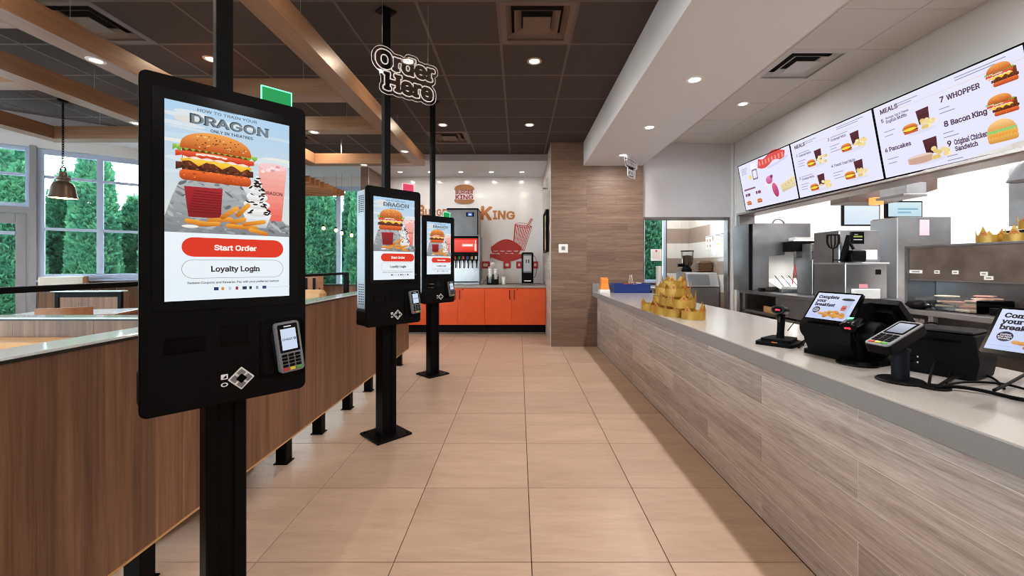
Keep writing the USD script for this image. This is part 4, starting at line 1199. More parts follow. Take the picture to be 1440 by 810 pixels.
t = thing('lid_organizer', 'dark organizer box holding white cup lids on the drinks counter', 'organizer', (-.5, 8.2, .925), world=True)
part(t, 'box', MB().box(-.63, -.40, 8.12, 8.32, .926, .94).box(-.63, -.62, 8.12, 8.32, .94, 1.09, .002).box(-.41, -.40, 8.12, 8.32, .94, 1.09, .002).box(-.62, -.41, 8.31, 8.32, .94, 1.13, .002).box(-.62, -.41, 8.12, 8.13, .94, 1.03, .002).box(-.52, -.51, 8.13, 8.31, .94, 1.09), K['black'])
part(t, 'front_label', B(-.60, -.54, 8.112, 8.121, .965, 1.03, .001), K['grey_plastic'])
for x, y, n, z0, lab in ((-.57, 8.22, 17, .941, 'white cup lid in the left stack of the organizer'), (-.462, 8.22, 15, .941, 'white cup lid in the second stack of the organizer'), (-.52, 8.24, 3, 1.305, 'white cup lid loosely piled on top')):
    for k in range(n):
        z = z0 + .02 * k
        ln = solo('cup_lid', lab + f', {ORD[k]} from the bottom', 'lid', MB().lathe([(.040, z), (.046, z + .004), (.046, z + .010), (.038, z + .013), (.036, z + .017), (0, z + .017), (0, z + .015), (.034, z + .015), (.036, z)], 20, tr(x + .003 * (k % 3), y, 0)), K['white_plastic'], 30, 'white cup lids')
solo('paper_cup', 'single white paper cup beside the lid organizer', 'cup', MB().lathe([(0, .926), (.038, .926), (.052, 1.075), (.055, 1.078), (.053, 1.08), (.049, 1.078), (.036, .932), (0, .932)], 28, tr(-.30, 8.2, 0)), K['white_plastic'], 30)
solo('power_cord', 'dark cord lying along the back of the drinks counter', 'cord', MB().tube([(-.72 + .09 * k, 8.45 + .05 * math.sin(k * 1.1), .931 + (.10 * math.exp(-((k - 1.0) ** 2)))) for k in range(14)], .005, 6), K['black_matte'], True)

# side wall of the drinks alcove: framed picture, small sign
t = thing('framed_picture', 'dark-framed picture on the side of the wood wall', 'picture', (XP - .02, 7.3, 1.55), world=True)
Ms = frame((XP - .003, 7.45, 1.90), (0, -1, 0), (0, 0, 1))
part(t, 'frame', MB().prism(sbox(-.42, -.36, .42, .36).difference(sbox(-.39, -.33, .39, .33)), 0, .05, Ms), K['black'])
q = Pic().add(sbox(-.39, -.33, .39, .33), '#d9b987')
for k in range(9):
    q.add(ell(rng.uniform(-.3, .3), rng.uniform(-.26, .26), rng.uniform(.04, .1), rng.uniform(.02, .06), 16, rng.uniform(0, 90)), rng.choice(['#5a3a22', '#f2dfba', '#a9793f', '#3c2818']))
part(t, 'print', q.mesh(Ms @ tr(0, 0, .02)), K['print'])
part(t, 'backing', MB().prism(sbox(-.40, -.34, .40, .34), .002, .018, Ms), K['card'])
t = thing('wall_bracket', 'small clear bracket on the side of the wood wall above the picture', 'bracket', (XP - .05, 7.3, 2.62), world=True)
part(t, 'arm', MB().cyl((XP - .001, 7.3, 2.66), (XP - .09, 7.3, 2.66), .012, n=12), K['chrome'])
part(t, 'plate', B(XP - .16, XP - .085, 7.295, 7.305, 2.62, 2.72, .002), K['acrylic'])
c = at(792, 349.5, YP)
t = thing('thermostat', 'white square thermostat on the wood wall', 'thermostat', c, world=True)
part(t, 'cover', B(c[0] - .075, c[0] + .075, YP - .024, YP - .003, c[2] - .07, c[2] + .07, .008), K['white_plastic'])
part(t, 'display', B(c[0] - .03, c[0] + .028, YP - .027, YP - .023, c[2] - .025, c[2] + .032, .002), K['grey_plastic'])

# ------------------------------------------------------------------ service counter
CT = .89                                                # counter top height
t = thing('service_counter', 'long service counter faced with pale wood-look planks', 'counter', (1.6, 3, 0), world=True)
part(t, 'carcass', B(1.2588, 1.98, -1.2, 6.64, 0, .812), plain('joint_pale', '#ded5cc', .7))
zs = [.002, .140, .290, .441, .592, .742, .812]
for k in range(6):
    z0, z1 = zs[k], zs[k + 1]
    y = 1.535 + .61 * (-5 + (k % 2))
    while y < 6.64:
        y0, y1 = max(y, -1.2), min(y + 1.22, 6.64)
        if y1 - y0 > .02:
            part(t, 'plank', B(1.258 - rng.uniform(0, .0012), 1.272, y0 + .0016, y1 - .0016, z0 + .0016, z1 - .0016, .0008), W['plank_counter'])
        y += 1.22
part(t, 'end_skirting', B(1.256, 1.27, -1.2, 6.64, 0, .003), K['bronze'])
t = thing('worktop', 'pale speckled stone worktop with a thick grey edge on the service counter', 'worktop', (1.6, 3, .813), world=True)
part(t, 'top', MB().box(1.184, 2.0, -1.25, 6.64, CT - .012, CT, .002), K['quartz'])
part(t, 'edge', MB().box(1.18, 1.21, -1.25, 6.645, .814, CT - .001, .004).box(1.98, 2.0, -1.25, 6.64, .814, CT - .012), K['quartz_edge'])
solo('upstand', 'low grey stone upstand at the far end of the worktop, against the wood wall', 'upstand', B(1.18, 2.0, 6.62, 6.645, CT + .0005, CT + .125, .003), K['quartz_edge'])
def on(x, y):
    """The spot on the worktop that shows at a pixel of the photograph."""
    Y = (EYE - CT) * FPX / (y - CY)
    return np.array([(x - CX) * Y / FPX, Y, CT])


# orange carton, blue tray
c = on(849.5, 412)
t = thing('carton', 'small orange carton with a pinched waist at the far end of the worktop', 'carton', c)
w = .10
part(t, 'body', MB().lathe([(0, 0), (w * 1.02, 0), (w * 1.04, .03), (w * .80, .11), (w * .72, .15), (w * .76, .21), (w * .70, .215), (0, .20)], 4, rot('z', 45)), K['orange_plastic'])
part(t, 'flap', MB().box(-.052, .052, -.006, .006, .195, .235, .002), K['orange_plastic'])
part(t, 'label_band', MB().lathe([(w * 1.045, .0005), (w * 1.06, .03), (w * .99, .055)], 4, rot('z', 45)), K['white_plastic'])
c = on(885.5, 411)
t = thing('tray', 'shallow dark blue plastic tray of sachets at the far end of the worktop', 'tray', c)
hw, hd = .27, .17
m = MB()
for a, b in ((0, .012),):
    m.box(-hw, hw, -hd, hd, 0, .01)
m.box(-hw, hw, -hd, -hd + .01, .01, .13, .003).box(-hw, hw, hd - .01, hd, .01, .13, .003).box(-hw, -hw + .01, -hd + .01, hd - .01, .01, .13, .003).box(hw - .01, hw, -hd + .01, hd - .01, .01, .13, .003)
part(t, 'tub', m, K['blue'])
part(t, 'rim', MB().prism(sbox(-hw - .012, -hd - .012, hw + .012, hd + .012).difference(sbox(-hw + .006, -hd + .006, hw - .006, hd - .006)), .122, .134), K['blue'])
solo('sachet_bed', 'brown paper lining of the blue tray', 'paper lining', MB().box(c[0] - .255, c[0] + .255, c[1] - .155, c[1] + .155, CT + .011, CT + .06, .004), K['card'])
for k in range(16):
    a, b = rng.uniform(-.2, .2), rng.uniform(-.11, .11)
    col = ['paper', 'card', 'orange_plastic', 'pink_paper', 'red'][k % 5]
    solo('sachet', ['white', 'brown', 'orange', 'pink', 'red'][k % 5] + f' sachet lying in the blue tray, {ORD[k // 5]} of its colour', 'sachet', MB().box(-.045, .045, -.028, .028, 0, .012, .004, tr(c[0] + a, c[1] + b, CT + .06 + .0075 * (k % 12)) @ rot('z', rng.uniform(0, 180)) @ rot('x', rng.uniform(-4, 4))), K[col], group='sachets in the blue tray')
for k in range(3):
    x0 = c[0] - .02 + .045 * k
    solo('straw', ('first', 'second', 'third')[k] + ' thin white straw sticking up from the blue tray', 'straw', MB().tube([(x0, c[1], CT + .012), (x0 + (.02 - .03 * k) * .5, c[1], CT + .15), (x0 + .02 - .03 * k, c[1] - .01, CT + .27)], .0035, 8), K['white_plastic'], True)

# ------------------------------------------------------------------ golden paper crowns
K['gold_two'] = mtl('gold_card_two_sided', {'g': ('geometry', {}), 'm': ('mix', {'color1': lin('#c9a23e'), 'color2': lin('#8f7440')}), 'p': ('principled_bsdf', {'roughness': .34, 'metallic': .35})},
                    [('g.backfacing', 'm.fac'), ('m.color', 'p.base_color')])


K['tip'] = plain('crown_tip', '#b0702e', .5)


def crown_parts(t, r=.088, h=.066, peak=.055):
    """A ring of card whose upper edge rises to five points, the front one tallest."""
    n, thick = 60, .0016
    m = MB()
    a = np.linspace(0, 2 * np.pi, n, endpoint=False)
    saw = lambda u: max(0.0, 1 - abs(((u * 5 / (2 * np.pi)) % 1) - .5) * 3.6)
    top = np.array([h + (peak * 1.35 if abs(((u - .2 * np.pi) + np.pi) % (2 * np.pi) - np.pi) < .63 else peak * .8) * saw(u) for u in a])
    v = []
    for R in (r, r - thick):
        v += [(R * math.sin(u), -R * math.cos(u), 0) for u in a - .2 * np.pi]
        v += [(R * math.sin(u) * 1.03, -R * math.cos(u) * 1.03, z) for u, z in zip(a - .2 * np.pi, top)]
    f = []
    for i in range(n):
        j = (i + 1) % n
        f += [(i, j, n + j), (i, n + j, n + i), (2 * n + i, 3 * n + j, 2 * n + j), (2 * n + i, 3 * n + i, 3 * n + j), (n + i, n + j, 3 * n + j), (n + i, 3 * n + j, 3 * n + i), (i, 2 * n + j, j), (i, 2 * n + i, 2 * n + j)]
    part(t, 'card_band', m.add(v, f), K['gold'])
    g = Pic(.0003)
    out = []
    for k in range(5):
        u = 2 * np.pi * k / 5
        M = frame((r * 1.02 * math.sin(u), -r * 1.02 * math.cos(u), h + .012), (math.cos(u), math.sin(u), 0), (0, 0, 1))
        q = Pic(.0004)
        big = k == 0
        q.add(ell(0, 0, .017 if big else .010, .017 if big else .012), '#a9552a')
        if big:
            q.add(ell(0, 0, .012, .012), '#c08a34').add(rrect(-.010, -.004, .010, .004, .002), '#b5381c')
        for s in (-1, 1):
            q.add(ell(s * .022, -.012, .004, .006), '#b5482c')
        q.mesh(M, g_ := out[0] if out else out.append(MB()) or out[0])
    part(t, 'print', out[0], K['print'], kind='stuff')
    kn = MB()
    for k in range(5):
        u = 2 * np.pi * k / 5
        R = r * 1.03
        pk = peak * 1.35 if k == 0 else peak * .8
        kn.ball((R * math.sin(u), -R * math.cos(u), h + pk * .93), .0045, 1)
    part(t, 'point_tip', kn, K['tip'], 40, kind='stuff')


def crown_pile(spots, group, labels, rz0):
    first = None
    for k, (x, y, z, rz) in enumerate(spots):
        if first is None:
            first = thing('party_hat', labels[k], 'paper crown', (x, y, z), rz0 + rz, group)
            crown_parts(first)
        else:
            copy_of(first, (x, y, z), rz0 + rz, labels[k], 'paper crown', group)


base = [on(965, 449), on(953, 447.5), on(945.5, 445), on(938, 442), on(926, 438)]
p0, p1 = np.array([1.275, 3.26]), np.array([1.235, 3.86])
row = lambda f: p0 + (p1 - p0) * f
pile, labels = [], []
ordn = ('nearest the camera', 'second from the near end', 'third from the near end', 'fourth from the near end', 'at the far end')
for k in range(5):
    q = row(k / 4) + np.array([(.10 if k == 0 else .03 * (k % 2)), 0])
    pile.append((q[0], q[1], CT + .0005, (-10, 25, -30, 10, 40)[k]))
    labels.append(f'golden paper crown in the bottom row of the counter pile, {ordn[k]}')
for k in range(4):
    q = row(.12 + .22 * k) + np.array([.06, 0])
    pile.append((q[0], q[1], CT + .082, (20, -15, 35, 5)[k]))
    labels.append(f'golden paper crown in the second tier of the counter pile, {("at its near end", "second from its near end", "third from its near end", "at its far end")[k]}')
for k in range(3):
    q = row(.32 + .16 * k) + np.array([.05 - .0 * k, 0])
    pile.append((q[0] + (.07 if k == 1 else 0), q[1], CT + .164, (10, -25, 20)[k]))
    labels.append(f'golden paper crown in the third tier of the counter pile, {("nearest the camera", "back from the counter edge", "on its far side")[k]}')
pile.append((row(.45)[0] + .06, row(.45)[1], CT + .225, 15))
labels.append('topmost golden paper crown of the counter pile')
crown_pile(pile, 'paper crowns piled on the worktop', labels, 30)

# ------------------------------------------------------------------ tills and readers on the worktop
RUB = K['black_matte']
K['led_red'] = glow('led_red', (1.0, .02, .04), 2.2)
K['led_green'] = glow('led_green', (.15, .9, .3), 2.0)


def pad_prism(m, pts, z0, z1, M=None, r=.01):
    return m.prism(Polygon(pts).buffer(-r).buffer(r, 4), z0, z1, M)


def display_picture(w, h):
    p = Pic(.0002)
    X, Y = (lambda a: (a - .5) * w), (lambda b: (b - .5) * h)
    p.add(sbox(X(0), Y(0), X(1), Y(1)), '#b9c7ee', '#d5dcf4', 4)
    for s, b in (('Complete', .80), ('your', .65), ('breakfast', .50)):
        p.text(s, X(.06), Y(b), h * .105, '#221a2c', 'l', serif=True, fat=.04)
    p.add(ell(X(.17), Y(.33), w * .092, w * .092), '#2a2140')
    for s, b in (('Coffee', .36), ('and hash', .31), ('browns', .26)):
        p.text(s, X(.17), Y(b), h * .036, '#f0eef6')
    p.add(Polygon([(X(.66), Y(.78)), (X(.93), Y(.78)), (X(.90), Y(.20)), (X(.69), Y(.20))]), '#c9d3ee', '#aebde0', 6, False)
    p.add(ell(X(.795), Y(.79), w * .15, h * .045), '#332b33').add(ell(X(.795), Y(.81), w * .13, h * .03), '#4a4048')
    p.add(rrect(X(.74), Y(.50), X(.85), Y(.55), .004), '#c76a45').add(rrect(X(.735), Y(.43), X(.855), Y(.49), .004), '#b8402c').add(rrect(X(.74), Y(.37), X(.85), Y(.42), .004), '#c76a45')
    r = random.Random(3)
    for k in range(34):
        a = r.uniform(.30, .88)
        b = r.uniform(.10, .17 + .16 * (1 - abs(a - .58) * 2.4))
        p.add(ell(X(a), Y(b), w * .055, h * .048, 14, r.uniform(-40, 40)), r.choice(['#b5712a', '#a35f22', '#c98a3a']), r.choice(['#d9a050', '#e0ad60']), 3)
    p.add(sbox(X(.05), Y(.06), X(.32), Y(.068)), '#98a6cc')
    return p


dpic = display_picture(.186, .142)


SLIM = [(.09, .02), (.15, .02), (.15, .10), (.12, .17), (.05, .18)]


def till(tag_, label, c, rz, slim=False):
    """Till with a display towards the customer (local -y) and a larger one towards the staff, on one black body."""
    t = thing('till', label, 'till', c, rz, 'tills on the service counter')
    a = .10 if slim else -.05
    if slim:
        part(t, 'foot', MB().box(.03, .14, .08, .2, 0, .02, .004), RUB)
        part(t, 'body', MB().prism(Polygon(SLIM), .045, .115, frame((0, 0, 0), (0, 1, 0), (0, 0, 1))), K['black'])
    else:
      part(t, 'foot', MB().prism(Polygon([(-.14, a), (-.15, a + .03), (-.12, .16), (.12, .16), (.15, a + .03), (.14, a)]).buffer(.015, 5), 0, .02), RUB)
    prof = [(-.085, .02), (.11, .02), (.135, .09), (.12, .17), (.02, .262), (-.02, .262), (-.115, .155), (-.115, .08)]
    if slim:
        prof = [(.13, .16), (.02, .262), (-.02, .262), (-.075, .20), (-.06, .185), (.02, .175)]
    part(t, 'body', MB().prism(Polygon(prof).buffer(-.012).buffer(.012, 4), -.105, .105, frame((0, 0, 0), (0, 1, 0), (0, 0, 1))), K['black'])
    for s_ in (() if slim else (-1, 1)):
        part(t, 'pivot', MB().lathe([(0, 0), (.052, 0), (.060, .012), (.060, .05), (.052, .06), (0, .06)], 28, tr(s_ * .105, -.02, .125) @ rot('y', 90 * s_)), K['black'], 40)
    D = frame((0, -.0765, .232), (1, 0, 0), (0, .616, .788))
    s = part(t, 'customer_display', MB().prism(rrect(-.101, -.082, .101, .082, .007), -.008, .006, D).prism(rrect(-.095, -.076, .095, .076, .007), -.018, -.007, D), K['black_gloss'])
    part(s, 'display_picture', dpic.mesh(D @ tr(0, .003, .0064)), K['screen'])
    E = frame((.05, .105, .178), (-1, 0, 0), (0, -.68, .73))
    part(t, 'staff_display', MB().prism(rrect(-.145, -.13, .145, .115, .01), -.004, .022, E).prism(rrect(-.12, -.09, .12, .09, .01), -.03, -.003, E), K['black'])
    part(t, 'card_slot', MB().box(.105, .118, -.06, .06, .05, .06, .002), K['black_gloss'])
    return t


def scanner(label, c, rz, lean, cradle):
    """Hand-held scanner in a stand; local -y is the reading side."""
    t = thing('barcode_scanner', label, 'scanner', c, rz, 'barcode scanners on the service counter')
    if cradle:
        part(t, 'base', MB().prism(Polygon([(-.075, -.085), (-.085, .06), (-.05, .10), (.05, .10), (.085, .06), (.075, -.085)]).buffer(.012, 4), 0, .018).prism(Polygon([(-.06, -.06), (.06, -.06), (.05, .08), (-.05, .08)]).buffer(.01, 4), .018, .034), RUB)
        part(t, 'base_light', MB().cyl((.0, -.075, .018), (.0, -.075, .0195), .014, n=16), K['orange_plastic'])
    else:
        part(t, 'base', MB().lathe([(0, 0), (.076, 0), (.076, .008), (.062, .020), (.030, .027), (0, .029)], 36), K['black_gloss'])
    M = tr(0, .01, .022) @ rot('x', lean) @ np.diag([.82, .82, .78, 1])
    part(t, 'handle', MB().tube([(0, 0, 0), (0, .004, .05), (0, .008, .11), (0, .004, .165), (0, -.005, .19)], [.026, .021, .022, .024, .028], 14, M), RUB, 50)
    head = MB().lathe([(0, -.06), (.030, -.06), (.036, -.05), (.036, .02), (.030, .06), (.016, .085), (0, .088)], 24, M @ tr(0, -.005, .205) @ rot('x', -90) @ np.diag([1.18, .92, 1, 1]))
    h = part(t, 'head', head, K['black_gloss'], 45)
    part(h, 'window', MB().lathe([(0, 0), (.026, 0), (.026, .003), (0, .003)], 20, M @ tr(0, -.0655, .205) @ rot('x', -90) @ np.diag([1.15, .85, 1, 1])), K['black_matte'])
    part(h, 'red_light', MB().box(-.014, .014, -.068, -.0648, .199, .209, .002, M), K['led_red'])
    part(t, 'trigger', MB().box(-.009, .009, -.026, -.016, .12, .16, .003, M), K['black_gloss'])
    if not cradle:
        part(t, 'status_light', MB().box(-.011, .011, -.03, -.008, .243, .246, .001, M), K['led_green'])
    return t


till('a', 'black till with a breakfast picture on its display, between the two scanners', (1.49, 1.89, CT), -74)
till('b', 'black till whose display is cut by the right edge of the view', (1.515, 1.165, CT), -74, True)
c = on(1096, 484)
scanner('barcode scanner upright in a black cradle, nearest the paper crowns', (c[0], c[1], CT), -50, -6, True)
c = on(1206, 512)
scanner('barcode scanner on a round glossy black foot, in front of the till', (c[0], c[1], CT), -62, 16, False)
t = thing('receipt_printer', 'square black receipt printer behind the card reader', 'printer', (1.69, 1.64, CT), -62)
part(t, 'body', MB().prism(Polygon([(-.10, 0), (.10, 0), (.11, .06), (.10, .15), (-.10, .15), (-.11, .06)]).buffer(.008, 3), -.095, .095, frame((0, 0, .008), (1, 0, 0), (0, 0, 1))), RUB)
part(t, 'lid', B(-.098, .098, -.085, .085, .165, .178, .008), K['black'])
part(t, 'paper_slot', B(-.07, .07, -.098, -.0945, .135, .145), K['black_gloss'])

# card reader on a post
c = on(1266, 536)
t = thing('card_reader', 'grey card reader with colour keys on a black post, in front of the printer', 'card reader', c, -78)
part(t, 'base', MB().lathe([(0, 0), (.072, 0), (.072, .004), (.066, .009), (0, .010)], 40), K['black'])
part(t, 'post', MB().cyl((0, 0, .01), (0, 0, .112), .026, n=28).cyl((0, 0, .112), (0, 0, .12), .030, n=28), plain('post_blue_black', '#12151b', .5, spec=.1))
part(t, 'clamp', MB().box(.0, .04, .02, .026, .095, .10).box(.0, .04, .02, .026, .075, .08), K['chrome'])
R = frame((0, -.02, .155), (1, 0, 0), (0, .92, .40))
part(t, 'tilt_plate', MB().box(-.03, .03, -.06, .06, -.03, -.010, .006, R).cyl((0, 0, .115), (0, 0, .14), .018, n=16), K['black'])
b = part(t, 'body', MB().prism(rrect(-.043, -.095, .043, .095, .014), -.012, .020, R), K['black'])
part(t, 'face', MB().prism(rrect(-.041, -.093, .041, .093, .013), .020, .025, R), K['grey_plastic'])
d = part(t, 'display', MB().prism(rrect(-.033, -.006, .033, .084, .004), .025, .0265, R), K['black_gloss'])
part(d, 'display_picture', Pic().add(sbox(-.027, .002, .027, .074), '#8d93a8', '#c3c8d6', 5).mesh(R @ tr(0, 0, .0267)), K['screen'])
for i in range(4):
    for j in range(3):
        part(t, 'key', B(-.032 + .0225 * j, -.032 + .0225 * j + .0185, -.026 - .0135 * i, -.0155 - .0135 * i, .025, .0285, .0012, R), K['black_matte'])
for j in range(3):
    part(t, 'key', B(-.032 + .0225 * j, -.032 + .0225 * j + .0185, -.084, -.0735, .025, .0285, .0012, R), KEY[j], label=('red key', 'yellow key', 'green key')[j])

# cables on the worktop
c = on(1312, 545)
solo('cable_grommet', 'round black cable hole in the worktop beside the card reader', 'grommet', MB().lathe([(0, 0), (.045, 0), (.047, .003), (.040, .005), (0, .004)], 28, tr(c[0], c[1], CT + .0005)), K['black'], 40)


def cable(label, px, lifts, r=.0042):
    pts = np.array([on(*p) for p in px])
    pts[:, 2] = CT + r + np.array(lifts)
    s = np.linspace(0, len(px) - 1, 34)
    from scipy.interpolate import CubicSpline
    q = CubicSpline(range(len(px)), pts, bc_type='natural')(s)
    q[:, 2] = np.maximum(q[:, 2], CT + r)
    solo('cable', label, 'cable', MB().tube(q, r, 8), RUB, True, 'black cables on the worktop')


cable('black cable looping tightly up from the cable hole', [(1306, 545), (1315, 530), (1331, 520), (1336, 532), (1330, 540)], [0, .05, .03, .012, .0])
cable('black cable curving from the cable hole up to the second till', [(1316, 546), (1340, 536), (1372, 524), (1392, 520), (1380, 505)], [0, .012, .03, .05, .03])
cable('black cable running low from the cable hole to the right edge of the view', [(1318, 547), (1350, 543), (1385, 541), (1420, 545), (1460, 555)], [0, .008, .004, .004, 0])
cable('thick black cable crossing to the lower right edge of the view', [(1316, 548), (1345, 549), (1390, 555), (1425, 562), (1470, 570)], [0, .006, .003, 0, 0], .006)
cable('black cable with a plug that bends round toward the printer', [(1315, 546), (1345, 538), (1376, 532), (1398, 536), (1412, 548)], [0, .015, .01, .004, 0])
cable('black cable lying straight from the second till across the others', [(1398, 556), (1415, 548), (1440, 533), (1462, 520)], [.012, .012, .01, .01], .005)
cable('black cable arching from the card reader to the second till', [(1290, 512), (1320, 514), (1352, 522), (1380, 522)], [.16, .17, .10, .05], .004)
cable('black cable behind the near foot of the till', [(1120, 488), (1135, 486), (1150, 484), (1170, 490)], [.0, .03, .02, 0])
cable('black cable from the cradle scanner to the till', [(1108, 470), (1122, 462), (1138, 466), (1150, 474)], [.02, .05, .05, .03], .003)
cable('second black cable heaped in front of the till', [(1123, 490), (1145, 478), (1158, 483), (1180, 492), (1225, 500)], [.0, .02, .02, .003, 0])

# acrylic sign over the far end of the counter, turned to the walkway
c = at(887, 236, 6.12)
acrylic_blank = thing('hanging_sign', 'small clear acrylic sign hung below the white bulkhead over the far end of the counter', 'sign', c, world=True)
Mh = frame(c, (math.cos(math.radians(52)), math.sin(math.radians(52)), 0), (0, 0, 1))
sh = unary_union([rrect(-.20, .0, .22, .13, .04), rrect(-.12, -.15, .16, .02, .04), ell(-.14, .08, .10, .10)])
part(acrylic_blank, 'acrylic_panel', MB().prism(sh, 0, .006, Mh), K['acrylic'])
part(acrylic_blank, 'rim', MB().prism(sh.difference(sh.buffer(-.012)), -.002, .008, Mh), K['sign_white'])
bl = unary_union([rrect(-.17 + .085 * k, .02, -.11 + .085 * k, .10, .015).difference(rrect(-.155 + .085 * k, .04, -.125 + .085 * k, .08, .01)) for k in range(5)] + [rrect(-.09 + .08 * k, -.125, -.035 + .08 * k, -.03, .015).difference(rrect(-.077 + .08 * k, -.105, -.048 + .08 * k, -.05, .01)) for k in range(3)])
part(acrylic_blank, 'outline_lettering', MB().prism(bl, .006, .010, Mh), K['sign_white'], kind='stuff')  # plain rings in place of unreadable letters
for a in (-.14, .16):
    p = (Mh @ np.array([a, .125, .003, 1]))[:3]
    part(acrylic_blank, 'wire', MB().cyl(p, (p[0], p[1], SOF), .001, n=6), K['steel_bright'])

# ------------------------------------------------------------------ menu screens
def meal(p, x, y, s, seed, kind='fries'):
    r = random.Random(seed)
    p.add(ell(x + .10 * s, y - .008 * s, .13 * s, .02 * s), '#d6d3e2')
    p.add(Polygon([(x + .075 * s, y + .175 * s), (x + .19 * s, y + .18 * s), (x + .18 * s, y + .05 * s), (x + .09 * s, y + .045 * s)]), '#3a1620', '#57242e', 3)
    if kind == 'pancakes':
        for k in range(4):
            p.add(ell(x + .03 * s, y + .012 * s * k + .01 * s, .11 * s, .022 * s), '#b5826a', '#ecd9cc', 2)
    else:
        burger(p, x - .07 * s, y - .0 * s, .15 * s, .085 * s, seed, 0, False)
        p.add(ell(x + .0 * s, y + .035 * s, .06 * s, .014 * s), '#f0d23c')
    for k in range(13):
        p.add(ell(x + r.uniform(.12, .27) * s, y + r.uniform(.01, .085) * s, .022 * s, .018 * s, 10), r.choice(['#e6cf8e', '#d9bd74', '#f0dfae']))
    return p


